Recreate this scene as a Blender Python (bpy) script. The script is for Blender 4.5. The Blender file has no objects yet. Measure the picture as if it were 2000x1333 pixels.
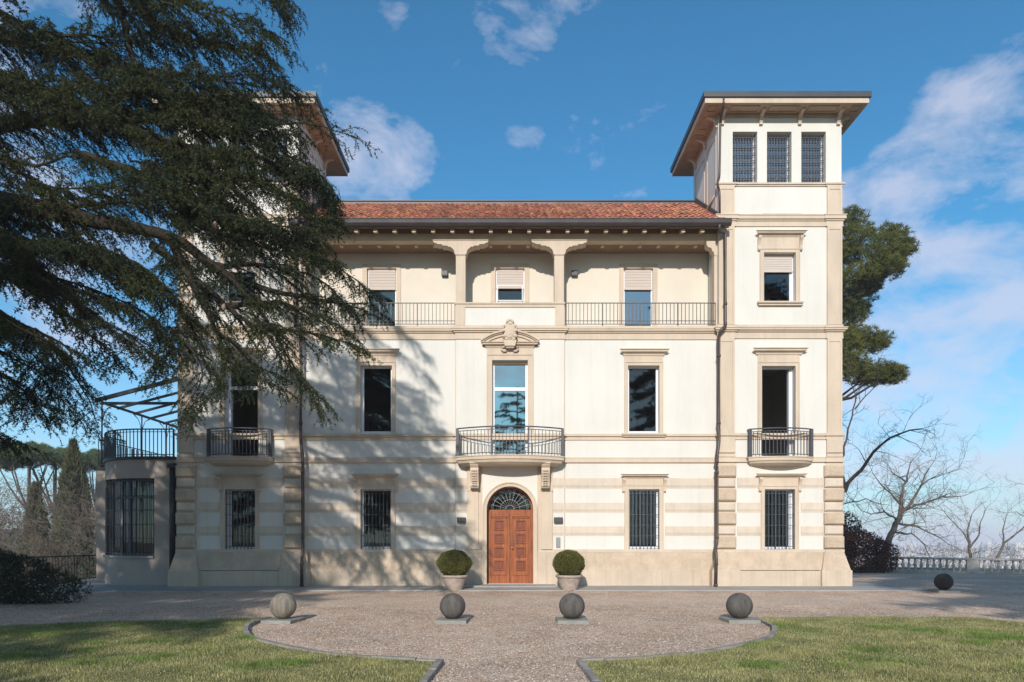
import bpy, math, random
import numpy as np
from mathutils import Vector, Matrix
R = math.radians
SC = bpy.context.scene
COL = SC.collection

# ------------------------------------------------------------------ camera, sky, sun, exposure
F = 1250.0          # focal length in photograph pixels (2000 px wide)
EYE = 1.64
DIST = 21.5         # camera to the facade plane y = 0
cam_data = bpy.data.cameras.new('camera')
cam = bpy.data.objects.new('camera', cam_data); COL.objects.link(cam)
cam.location = (0, -DIST, EYE); cam.rotation_euler = (R(90), 0, 0)
cam_data.sensor_width = 36; cam_data.lens = 36 * F / 2000
cam_data.shift_x = 0.002; cam_data.shift_y = 0.1918
cam_data.clip_start = 0.1; cam_data.clip_end = 20000
SC.camera = cam

SUN_TO = Vector((-0.17, -1.0, 0.485)).normalized()      # towards the sun
sun_el = math.asin(SUN_TO.z); sun_az = math.atan2(SUN_TO.x, SUN_TO.y)
W = bpy.data.worlds.new('World'); SC.world = W; W.use_nodes = True
nt = W.node_tree; nt.nodes.clear(); N = nt.nodes.new; L = nt.links.new
def mth(op, a, b=None, c=None, clamp=False, tree=None):
    t = tree or nt
    n = t.nodes.new('ShaderNodeMath'); n.operation = op; n.use_clamp = clamp
    for i, v in enumerate((a, b, c)):
        if v is None: continue
        if isinstance(v, (int, float)): n.inputs[i].default_value = v
        else: t.links.new(v, n.inputs[i])
    return n.outputs[0]
sky = N('ShaderNodeTexSky'); sky.sky_type = 'NISHITA'; sky.sun_disc = False
sky.sun_elevation = sun_el; sky.sun_rotation = sun_az
sky.altitude = 100; sky.air_density = 1.0; sky.dust_density = 0.6; sky.ozone_density = 2.5
tc = N('ShaderNodeTexCoord')
sep = N('ShaderNodeSeparateXYZ'); L(tc.outputs['Generated'], sep.inputs[0])
zc = mth('MAXIMUM', sep.outputs[2], 0.0)
zz = mth('ADD', zc, 0.16)
ux = mth('DIVIDE', sep.outputs[0], zz); uy = mth('DIVIDE', sep.outputs[1], zz)
cmb = N('ShaderNodeCombineXYZ'); L(ux, cmb.inputs[0]); L(uy, cmb.inputs[1])
def noise(scale, detail, rough, dist=0.0, off=(0, 0, 0)):
    mp = N('ShaderNodeMapping'); L(tc.outputs['Generated'], mp.inputs[0]); mp.inputs['Location'].default_value = off; mp.inputs['Scale'].default_value = (1, 1, 1.9)
    n = N('ShaderNodeTexNoise'); n.inputs['Scale'].default_value = scale; n.inputs['Detail'].default_value = detail
    n.inputs['Roughness'].default_value = rough; n.inputs['Distortion'].default_value = dist
    L(mp.outputs[0], n.inputs['Vector']); return n.outputs['Fac']
n1 = noise(8.0, 9, 0.62, 0.25, (3.1, 1.7, 0)); n2 = noise(3.0, 3, 0.5, 0.0, (7.7, 0.4, 0))
nsum = mth('ADD', mth('MULTIPLY', n1, 0.72), mth('MULTIPLY', n2, 0.28))
# cloud banks: each a direction and a spread on the sky
def bank(px, py, spread, amount):
    d = Vector(((px - 996) / F, 1.0, (1050 - py) / F)).normalized()
    vm = N('ShaderNodeVectorMath'); vm.operation = 'DISTANCE'
    L(tc.outputs['Generated'], vm.inputs[0]); vm.inputs[1].default_value = d
    t = mth('DIVIDE', vm.outputs['Value'], spread)
    return mth('MULTIPLY', mth('SUBTRACT', 1.0, mth('MULTIPLY', t, t), clamp=True), amount)
cov = None
for b in [(1990, 520, 0.25, 0.26), (1790, 600, 0.20, 0.24), (1990, 780, 0.28, 0.22), (1850, 880, .22, .12), (1720, 430, .10, .16), (1900, 660, .2, .10), (800, 265, 0.065, 0.13), (870, 5, 0.08, 0.07),
          (1040, 100, 0.07, 0.075), (640, 220, 0.08, 0.10), (1900, 190, 0.10, 0.12), (60, 320, 0.28, 0.14),
          (730, 330, 0.09, 0.12), (1020, 265, 0.04, 0.14), (200, 720, 0.25, 0.06), (765, 50, 0.035, 0.15)]:
    v = bank(*b); cov = v if cov is None else mth('ADD', cov, v)
# unseen cloud cover added behind the viewer to whiten the skylight
vm = N('ShaderNodeVectorMath'); vm.operation = 'DISTANCE'; L(tc.outputs['Generated'], vm.inputs[0]); vm.inputs[1].default_value = (.2, -.85, .45)
cov = mth('ADD', cov, mth('MULTIPLY', mth('SUBTRACT', 1.25, vm.outputs['Value'], clamp=True), .34))
cov = mth('MINIMUM', cov, 0.20)
dens = mth('SUBTRACT', mth('ADD', nsum, cov), 0.60)
dens = mth('MULTIPLY', dens, 6.0, clamp=True)
dens = mth('SMOOTHSTEP' if False else 'POWER', dens, 0.9)
dens = mth('MULTIPLY', dens, 0.62)
# thin veil low over the horizon
veil = mth('MULTIPLY', mth('POWER', mth('SUBTRACT', 1.0, mth('MULTIPLY', zc, 2.6), clamp=True), 1.6), 0.62)
dens = mth('ADD', dens, mth('MULTIPLY', mth('SUBTRACT', 1.0, dens), veil))
mix = N('ShaderNodeMixRGB'); L(dens, mix.inputs[0])
mulc = N('ShaderNodeMixRGB'); mulc.blend_type = 'MULTIPLY'; mulc.inputs[0].default_value = 1.0
L(sky.outputs[0], mulc.inputs[1]); mulc.inputs[2].default_value = (0.39, 0.92, 1.06, 1)
L(mulc.outputs[0], mix.inputs[1]); mix.inputs[2].default_value = (4.5, 4.55, 5.4, 1)
bg = N('ShaderNodeBackground'); bg.inputs['Strength'].default_value = 0.135
L(mix.outputs[0], bg.inputs[0])
out = N('ShaderNodeOutputWorld'); L(bg.outputs[0], out.inputs[0])

sd = bpy.data.lights.new('sun', 'SUN'); sd.energy = 3.75; sd.angle = R(0.8); sd.color = (1.0, 0.94, 0.86)
so = bpy.data.objects.new('sun', sd); COL.objects.link(so)
so.rotation_euler = SUN_TO.to_track_quat('Z', 'Y').to_euler(); so.location = (-6, -60, 40)
vs = SC.view_settings; vs.view_transform = 'Standard'; vs.look = 'None'; vs.gamma = 1; vs.exposure = 0.25
try: vs.use_curve_mapping = False
except Exception: pass
SC.cycles.max_bounces = 6; SC.cycles.diffuse_bounces = 3; SC.cycles.glossy_bounces = 3
SC.cycles.transparent_max_bounces = 8; SC.cycles.volume_bounces = 1; SC.cycles.use_denoising = True

# ------------------------------------------------------------------ helpers
def PX(px, d=DIST): return (px - 996) / F * d
def PZ(py, d=DIST): return EYE + (1050 - py) / F * d
def P3(px, py, d): return Vector((PX(px, d), d - DIST, PZ(py, d)))

def tag(o, label=None, cat=None, group=None, kind=None):
    if label: o['label'] = label
    if cat: o['category'] = cat
    if group: o['group'] = group
    if kind: o['kind'] = kind
    return o
def empty(name, loc=(0, 0, 0), rz=0):
    o = bpy.data.objects.new(name, None); COL.objects.link(o); o.location = loc; o.rotation_euler = (0, 0, rz)
    o.empty_display_size = 0.3
    return o
def link(name, me, parent=None, loc=(0, 0, 0), rot=(0, 0, 0), scale=(1, 1, 1)):
    o = bpy.data.objects.new(name, me); COL.objects.link(o); o.parent = parent
    o.location = loc; o.rotation_euler = rot; o.scale = scale
    return o

class MB:
    def __init__(s): s.v = []; s.f = []; s.mi = []; s.sm = []
    def add(s, vs, fs, m=0, smooth=False):
        n = len(s.v); s.v += [tuple(p) for p in vs]
        for f in fs: s.f.append(tuple(i + n for i in f)); s.mi.append(m); s.sm.append(smooth)
    def box(s, x0, x1, y0, y1, z0, z1, m=0):
        s.add([(x0,y0,z0),(x1,y0,z0),(x1,y1,z0),(x0,y1,z0),(x0,y0,z1),(x1,y0,z1),(x1,y1,z1),(x0,y1,z1)],
              [(0,1,5,4),(1,2,6,5),(2,3,7,6),(3,0,4,7),(4,5,6,7),(3,2,1,0)], m); return s
    def cbox(s, x0, x1, y0, y1, z0, z1, c, m=0):
        """box whose front (y0) edges are chamfered by c"""
        s.add([(x0,y0+c,z0),(x1,y0+c,z0),(x1,y0+c,z1),(x0,y0+c,z1),
               (x0+c,y0,z0+c),(x1-c,y0,z0+c),(x1-c,y0,z1-c),(x0+c,y0,z1-c),
               (x0,y1,z0),(x1,y1,z0),(x1,y1,z1),(x0,y1,z1)],
              [(4,5,6,7),(0,1,5,4),(1,2,6,5),(2,3,7,6),(3,0,4,7),(1,9,10,2),(8,0,3,11),(2,10,11,3),(8,9,1,0)], m); return s
    def prism(s, pts, a, b, axis='y', m=0, smooth=False):
        """polygon pts (2D) extruded along axis from a to b; for y: (x,z); x: (y,z); z: (x,y)"""
        n = len(pts)
        def q(p, t):
            return (p[0], t, p[1]) if axis == 'y' else (t, p[0], p[1]) if axis == 'x' else (p[0], p[1], t)
        vs = [q(p, a) for p in pts] + [q(p, b) for p in pts]
        k = len(s.v); s.v += vs
        for i in range(n):
            j = (i + 1) % n
            s.f.append((k+i, k+j, k+n+j, k+n+i)); s.mi.append(m); s.sm.append(smooth)
        s.f.append(tuple(k+i for i in range(n))[::-1]); s.mi.append(m); s.sm.append(False)
        s.f.append(tuple(k+n+i for i in range(n))); s.mi.append(m); s.sm.append(False)
        return s
    def tube(s, pts, r, sides=6, m=0, caps=True, smooth=True):
        pts = [Vector(p) for p in pts]; rr = r if isinstance(r, (list, tuple)) else [r] * len(pts)
        k = len(s.v); up = Vector((0, 0, 1))
        for i, p in enumerate(pts):
            d = (pts[min(i+1, len(pts)-1)] - pts[max(i-1, 0)]).normalized()
            a = d.cross(up)
            if a.length < 1e-3: a = d.cross(Vector((1, 0, 0)))
            a.normalize(); b = d.cross(a)
            for j in range(sides):
                t = 2 * math.pi * (j + .5) / sides
                s.v.append(tuple(p + (a * math.cos(t) + b * math.sin(t)) * rr[i]))
        for i in range(len(pts) - 1):
            for j in range(sides):
                j2 = (j + 1) % sides
                s.f.append((k+i*sides+j, k+i*sides+j2, k+(i+1)*sides+j2, k+(i+1)*sides+j)); s.mi.append(m); s.sm.append(smooth)
        if caps:
            s.f.append(tuple(k+j for j in range(sides))[::-1]); s.mi.append(m); s.sm.append(False)
            e = k + (len(pts)-1)*sides
            s.f.append(tuple(e+j for j in range(sides))); s.mi.append(m); s.sm.append(False)
        return s
    def lathe(s, prof, cx, cy, sides=24, m=0, smooth=True, z0=0):
        k = len(s.v); n = len(prof)
        for (r, z) in prof:
            for j in range(sides):
                t = 2*math.pi*j/sides; s.v.append((cx + r*math.cos(t), cy + r*math.sin(t), z0 + z))
        for i in range(n-1):
            for j in range(sides):
                j2 = (j+1) % sides
                s.f.append((k+i*sides+j, k+i*sides+j2, k+(i+1)*sides+j2, k+(i+1)*sides+j)); s.mi.append(m); s.sm.append(smooth)
        return s
    def mesh(s, name, mats):
        me = bpy.data.meshes.new(name); me.from_pydata(s.v, [], s.f)
        for m in (mats if isinstance(mats, (list, tuple)) else [mats]): me.materials.append(m)
        me.polygons.foreach_set('material_index', s.mi); me.polygons.foreach_set('use_smooth', s.sm)
        me.update(); return me
    def build(s, name, mats, parent=None, label=None):
        o = link(name, s.mesh(name, mats), parent)
        if label: o['label'] = label
        return o

def tris_mesh(name, V, mats, mi=None):
    """V (N,3,3) separate triangles"""
    n = len(V); me = bpy.data.meshes.new(name)
    me.vertices.add(n*3); me.vertices.foreach_set('co', V.astype(np.float32).ravel())
    me.loops.add(n*3); me.loops.foreach_set('vertex_index', np.arange(n*3, dtype=np.int32))
    me.polygons.add(n); me.polygons.foreach_set('loop_start', np.arange(0, n*3, 3, dtype=np.int32))
    me.polygons.foreach_set('loop_total', np.full(n, 3, dtype=np.int32))
    for m in (mats if isinstance(mats, (list, tuple)) else [mats]): me.materials.append(m)
    if mi is not None: me.polygons.foreach_set('material_index', mi.astype(np.int32))
    me.update(calc_edges=True); return me

def segs_mesh(name, segs, m, sides=4):
    """segs: list of (p0,p1,r0,r1) -> prisms, vectorised"""
    A = np.array([[*s[0], *s[1], s[2], s[3]] for s in segs], dtype=np.float64)
    p0, p1, r0, r1 = A[:, 0:3], A[:, 3:6], A[:, 6], A[:, 7]
    d = p1 - p0; ln = np.linalg.norm(d, axis=1, keepdims=True) + 1e-9; d /= ln
    up = np.where(np.abs(d[:, 2:3]) > .95, [[1., 0, 0]], [[0, 0, 1.]])
    a = np.cross(d, up); a /= np.linalg.norm(a, axis=1, keepdims=True) + 1e-9; b = np.cross(d, a)
    n = len(A); V = np.zeros((n, 2, sides, 3))
    for j in range(sides):
        t = 2*math.pi*j/sides
        off = a*math.cos(t) + b*math.sin(t)
        V[:, 0, j] = p0 - d*(r0[:, None]*.3) + off*r0[:, None]; V[:, 1, j] = p1 + off*r1[:, None]
    fs = []
    base = np.arange(n)[:, None]*(2*sides)
    Fc = np.zeros((n, sides, 4), dtype=np.int64)
    for j in range(sides):
        j2 = (j+1) % sides
        Fc[:, j] = base + np.array([[j, j2, sides+j2, sides+j]])
    nf = n*sides
    me = bpy.data.meshes.new(name)
    me.vertices.add(n*2*sides); me.vertices.foreach_set('co', V.astype(np.float32).ravel())
    me.loops.add(nf*4); me.loops.foreach_set('vertex_index', Fc.astype(np.int32).ravel())
    me.polygons.add(nf); me.polygons.foreach_set('loop_start', np.arange(0, nf*4, 4, dtype=np.int32))
    me.polygons.foreach_set('loop_total', np.full(nf, 4, dtype=np.int32))
    me.polygons.foreach_set('use_smooth', np.ones(nf, dtype=bool))
    me.materials.append(m); me.update(calc_edges=True); return me

# ------------------------------------------------------------------ materials
def material(name, col, rough=.85, var=.08, vscale=1.5, bump=0.0, bscale=40, col2=None, spec=.3, metal=0.0, island=0.0,
             stretch=None, transl=0.0, detail=5, bdist=.01, objrand=0.0, fine=None, streak=0.0):
    m = bpy.data.materials.new(name); m.use_nodes = True; t = m.node_tree; t.nodes.clear()
    n_ = t.nodes.new; l_ = t.links.new
    o = n_('ShaderNodeOutputMaterial'); p = n_('ShaderNodeBsdfPrincipled')
    p.inputs['Roughness'].default_value = rough; p.inputs['Metallic'].default_value = metal
    p.inputs['Specular IOR Level'].default_value = spec
    geo = n_('ShaderNodeNewGeometry'); pos = geo.outputs['Position']
    if stretch:
        mp = n_('ShaderNodeMapping'); mp.inputs['Scale'].default_value = stretch; l_(pos, mp.inputs[0]); posv = mp.outputs[0]
    else: posv = pos
    nz = n_('ShaderNodeTexNoise'); nz.inputs['Scale'].default_value = vscale; nz.inputs['Detail'].default_value = detail
    nz.inputs['Roughness'].default_value = .6; l_(posv, nz.inputs['Vector'])
    c2 = col2 or tuple(max(0, c*(1-2.2*var)) for c in col)
    c1 = col if col2 else tuple(min(1, c*(1+var)) for c in col)
    ramp = n_('ShaderNodeMapRange'); ramp.inputs['From Min'].default_value = .32; ramp.inputs['From Max'].default_value = .68
    l_(nz.outputs['Fac'], ramp.inputs['Value'])
    mx = n_('ShaderNodeMixRGB'); l_(ramp.outputs[0], mx.inputs[0]); mx.inputs[1].default_value = (*c2, 1); mx.inputs[2].default_value = (*c1, 1)
    colout = mx.outputs[0]
    if streak:     # faint rain marks: narrow in x, long in z
        mp2 = n_('ShaderNodeMapping'); mp2.inputs['Scale'].default_value = (5.5, 5.5, .22); l_(pos, mp2.inputs[0])
        sz = n_('ShaderNodeTexNoise'); sz.inputs['Scale'].default_value = 1.3; sz.inputs['Detail'].default_value = 6; sz.inputs['Roughness'].default_value = .65; l_(mp2.outputs[0], sz.inputs['Vector'])
        smr = n_('ShaderNodeMapRange'); smr.inputs['From Min'].default_value = .50; smr.inputs['From Max'].default_value = .72
        smr.inputs['To Min'].default_value = 1; smr.inputs['To Max'].default_value = 1-streak; l_(sz.outputs['Fac'], smr.inputs['Value'])
        hs0 = n_('ShaderNodeHueSaturation'); l_(smr.outputs[0], hs0.inputs['Value']); l_(colout, hs0.inputs['Color']); colout = hs0.outputs[0]
    if fine:   # (scale, amount): fine grain of lighter and darker specks
        fz = n_('ShaderNodeTexNoise'); fz.inputs['Scale'].default_value = fine[0]; fz.inputs['Detail'].default_value = 3; l_(pos, fz.inputs['Vector'])
        fm = n_('ShaderNodeMapRange'); fm.inputs['From Min'].default_value = .3; fm.inputs['From Max'].default_value = .7
        fm.inputs['To Min'].default_value = 1-fine[1]; fm.inputs['To Max'].default_value = 1+fine[1]; l_(fz.outputs['Fac'], fm.inputs['Value'])
        hs = n_('ShaderNodeHueSaturation'); l_(fm.outputs[0], hs.inputs['Value']); l_(colout, hs.inputs['Color']); colout = hs.outputs[0]
    if island or objrand:
        src = geo.outputs['Random Per Island']
        if objrand:
            oi = n_('ShaderNodeObjectInfo'); src = mth('FRACT', mth('ADD', src, oi.outputs['Random'], tree=t), tree=t)
        mr = n_('ShaderNodeMapRange'); a = island or objrand
        mr.inputs['To Min'].default_value = 1 - a; mr.inputs['To Max'].default_value = 1 + a; l_(src, mr.inputs['Value'])
        hs = n_('ShaderNodeHueSaturation'); l_(mr.outputs[0], hs.inputs['Value']); l_(colout, hs.inputs['Color'])
        hue = mth('MULTIPLY_ADD', mth('FRACT', mth('MULTIPLY', src, 7.31, tree=t), tree=t), .03, .485, tree=t); l_(hue, hs.inputs['Hue'])
        colout = hs.outputs[0]
    l_(colout, p.inputs['Base Color'])
    if bump:
        bz = n_('ShaderNodeTexNoise'); bz.inputs['Scale'].default_value = bscale; bz.inputs['Detail'].default_value = 4; l_(pos, bz.inputs['Vector'])
        bp = n_('ShaderNodeBump'); bp.inputs['Strength'].default_value = bump; bp.inputs['Distance'].default_value = bdist
        l_(bz.outputs['Fac'], bp.inputs['Height']); l_(bp.outputs[0], p.inputs['Normal'])
    if transl:
        tr = n_('ShaderNodeBsdfTranslucent'); l_(colout, tr.inputs[0]); ms = n_('ShaderNodeMixShader'); ms.inputs[0].default_value = transl
        l_(p.outputs[0], ms.inputs[1]); l_(tr.outputs[0], ms.inputs[2]); l_(ms.outputs[0], o.inputs[0])
    else: l_(p.outputs[0], o.inputs[0])
    return m

M = {}
M['stucco'] = material('cream_stucco', (.665, .635, .58), .9, .03, .9, bump=.25, bscale=60, stretch=(1, 1, .45), fine=(25, .02), streak=.045)
M['loggia'] = material('loggia_stucco', (.69, .615, .515), .9, .03, .9, bump=.2, bscale=60, fine=(25, .02))
M['trim'] = material('beige_trim', (.585, .475, .37), .85, .05, 1.6, bump=.2, bscale=50, stretch=(1, 1, .5), fine=(30, .04), streak=.10)
M['band'] = material('beige_band', (.61, .515, .42), .88, .05, 1.4, bump=.25, bscale=50, fine=(30, .03), streak=.12)
M['rough'] = material('rough_render', (.585, .46, .345), .95, .07, 3, bump=1.0, bscale=34, bdist=.035, fine=(60, .08), streak=.12)
M['plinth'] = material('plinth_render', (.60, .485, .375), .95, .06, 1.2, bump=.8, bscale=60, bdist=.02, fine=(50, .06), streak=.18)
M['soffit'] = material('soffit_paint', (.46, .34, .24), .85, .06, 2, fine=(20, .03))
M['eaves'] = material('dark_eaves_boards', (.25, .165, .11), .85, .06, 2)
M['rafter'] = material('rafter_paint', (.56, .43, .30), .8, .06, 2)
M['white'] = material('white_paint', (.72, .73, .76), .45, .02, 2, spec=.5)
M['iron'] = material('grey_iron', (.055, .06, .075), .5, .1, 5, spec=.5)
M['railgrey'] = material('grey_rail', (.075, .072, .072), .5, .1, 5, spec=.5)
M['copper'] = material('brown_metal', (.085, .06, .055), .45, .15, 3, spec=.5, metal=.2)
M['gutter'] = material('dark_gutter', (.075, .062, .065), .5, .12, 2, spec=.5, metal=.2)
M['roofmetal'] = material('roof_edge_metal', (.05, .052, .06), .5, .1, 2, spec=.5)
M['tile'] = material('terracotta', (.47, .185, .105), .85, .1, 2.2, col2=(.26, .115, .085), objrand=.32, bump=.5, bscale=50)
M['tileunder'] = material('terracotta_under', (.13, .05, .03), .9, .1, 3)
M['wood'] = material('door_wood', (.40, .11, .028), .6, .1, 2.6, col2=(.17, .045, .018), stretch=(7, 7, .7), bump=.12, bscale=40, spec=.4)
M['woodpanel'] = material('shaded_panel_wood', (.24, .058, .022), .5, .1, 3, col2=(.12, .028, .012), stretch=(9, 9, .8), bump=.12, bscale=40, spec=.4)  # darker than the leaf: recess shade put into the colour
M['brass'] = material('brass', (.75, .5, .2), .3, .05, 3, metal=1)
M['lead'] = material('lead_bar', (.30, .30, .30), .5, .05, 3)
M['lamp'] = material('wall_lamp_metal', (.045, .048, .052), .5, .05, 3, spec=.5)
M['steel'] = material('intercom_steel', (.28, .28, .28), .4, .05, 3, metal=.5)
M['blind'] = material('blind_fabric', (.55, .47, .42), .9, .03, 2, stretch=(1, 1, 18))
M['interior'] = material('interior_wall', (.32, .31, .29), .9, .03, 1)
M['intdark'] = material('interior_dark', (.06, .06, .065), .8, .05, 2)
M['cardboard'] = material('cardboard', (.40, .28, .19), .9, .05, 2)
M['paper'] = material('paper_white', (.75, .78, .72), .8, .02, 2)
M['terra_pot'] = material('weathered_pot', (.40, .33, .285), .9, .12, 7, bump=.4, bscale=30, fine=(40, .08))
M['soil'] = material('soil', (.07, .05, .035), .95, .2, 9)
M['pave'] = material('stone_paving', (.34, .32, .30), .85, .07, 1.1, bump=.25, bscale=40, fine=(60, .06))
M['kerb'] = material('edging_stone', (.30, .275, .25), .85, .14, 4, bump=.5, bscale=30, fine=(60, .1), objrand=.1)
M['ball_dark'] = material('dark_stone', (.13, .118, .108), .85, .18, 3, col2=(.062, .056, .052), stretch=(3, 3, .5), bump=.4, bscale=40, fine=(60, .1))
M['ball_pale'] = material('pale_stone', (.30, .26, .205), .85, .2, 3.2, col2=(.13, .115, .10), stretch=(5, 5, .5), bump=.4, bscale=40, fine=(60, .1))
M['ball_shade'] = material('shaded_stone', (.05, .046, .042), .9, .2, 4, bump=.4, bscale=40)  # ball stone darkened, the tree shade put into its colour
M['plinth_stone'] = material('plinth_stone', (.27, .26, .235), .9, .1, 4, bump=.4, bscale=40, fine=(60, .08))
M['annex'] = material('annex_render', (.43, .36, .315), .9, .05, .8, bump=.3, bscale=50, fine=(30, .03))
M['balus'] = material('weathered_balustrade', (.52, .48, .45), .9, .15, 2.5, bump=.4, bscale=20, fine=(30, .08))
M['far_white'] = material('far_render', (.72, .66, .62), .9, .08, .01)
M['bark'] = material('cedar_bark', (.036, .027, .021), .95, .2, 5, bump=.9, bscale=14, bdist=.03)
M['bark2'] = material('grey_bark', (.155, .125, .108), .95, .2, 3, bump=.6, bscale=10, bdist=.03)
M['bark3'] = material('pale_bark', (.20, .155, .12), .95, .2, 3)
M['barkdark'] = material('dark_bark', (.09, .07, .065), .95, .2, 3)
M['needles'] = material('cedar_needles', (.062, .070, .024), .75, .2, .75, col2=(.016, .026, .016), island=.45, transl=.10, spec=.15)
M['cone'] = material('cedar_cone', (.36, .24, .19), .9, .1, 20)
M['pine'] = material('pine_needles', (.165, .165, .04), .75, .2, .35, col2=(.07, .09, .026), island=.3, transl=.2, spec=.15)
M['umbpine'] = material('umbrella_pine_needles', (.13, .17, .07), .8, .2, .2, col2=(.075, .115, .05), island=.3, transl=.15, spec=.1)
M['cypress'] = material('cypress_sprays', (.125, .12, .05), .8, .2, .5, col2=(.05, .06, .03), island=.3, transl=.1, spec=.1)
M['box'] = material('boxwood_leaves', (.15, .17, .028), .65, .2, 11, col2=(.105, .085, .035), island=.5, transl=.2, spec=.3)
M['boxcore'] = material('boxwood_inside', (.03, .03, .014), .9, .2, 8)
M['laurel'] = material('laurel_leaves', (.026, .042, .018), .5, .2, 3, island=.35, transl=.1, spec=.4)
M['redhedge'] = material('russet_hedge_leaves', (.12, .048, .045), .8, .2, 2, col2=(.055, .028, .026), island=.35, transl=.15, spec=.1)
M['thicket'] = material('thicket_twigs', (.20, .145, .125), .95, .2, .25, col2=(.105, .09, .065), island=.25)
M['ivy'] = material('ivy_leaves', (.06, .085, .03), .7, .2, 1, island=.3, transl=.1)
M['grass'] = material('grass_blades', (.45, .42, .175), .8, .2, 1.9, col2=(.15, .17, .055), island=.4, transl=.35, spec=.15)
M['weed'] = material('weed_leaves', (.20, .29, .075), .7, .2, 3, island=.3, transl=.3, spec=.15)
M['straw'] = material('dry_grass', (.58, .53, .31), .85, .15, 3, island=.25, transl=.2, spec=.1)
M['leaf'] = material('fallen_leaf', (.33, .24, .10), .8, .2, 9, island=.4, spec=.2)
M['lawnsoil'] = material('lawn_ground', (.17, .16, .07), .95, .15, 2.1, col2=(.10, .11, .045), bump=.6, bscale=30)
M['woodland'] = material('woodland_floor', (.13, .105, .075), .95, .2, .3, col2=(.07, .08, .035))
M['pebble'] = material('pebbles', (.60, .49, .40), .85, .1, 20, island=.35)
M['black'] = material('black_metal', (.018, .018, .02), .5, .1, 5, spec=.5)

def glass(name, refl, tint, rough=.02):
    m = bpy.data.materials.new(name); m.use_nodes = True; t = m.node_tree; t.nodes.clear()
    o = t.nodes.new('ShaderNodeOutputMaterial'); g = t.nodes.new('ShaderNodeBsdfGlossy'); tr = t.nodes.new('ShaderNodeBsdfTransparent')
    g.inputs['Roughness'].default_value = rough; tr.inputs[0].default_value = (*tint, 1)
    fr = t.nodes.new('ShaderNodeFresnel'); fr.inputs['IOR'].default_value = 1.5
    f = mth('ADD', fr.outputs[0], refl, clamp=True, tree=t)
    ms = t.nodes.new('ShaderNodeMixShader'); t.links.new(f, ms.inputs[0]); t.links.new(tr.outputs[0], ms.inputs[1]); t.links.new(g.outputs[0], ms.inputs[2])
    t.links.new(ms.outputs[0], o.inputs[0]); return m
M['glass'] = glass('window_glass', .035, (.62, .66, .66))
M['glassopen'] = glass('dark_glass', .01, (.5, .52, .52))
M['mirror'] = glass('reflecting_glass', .36, (.35, .38, .42))

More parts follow.
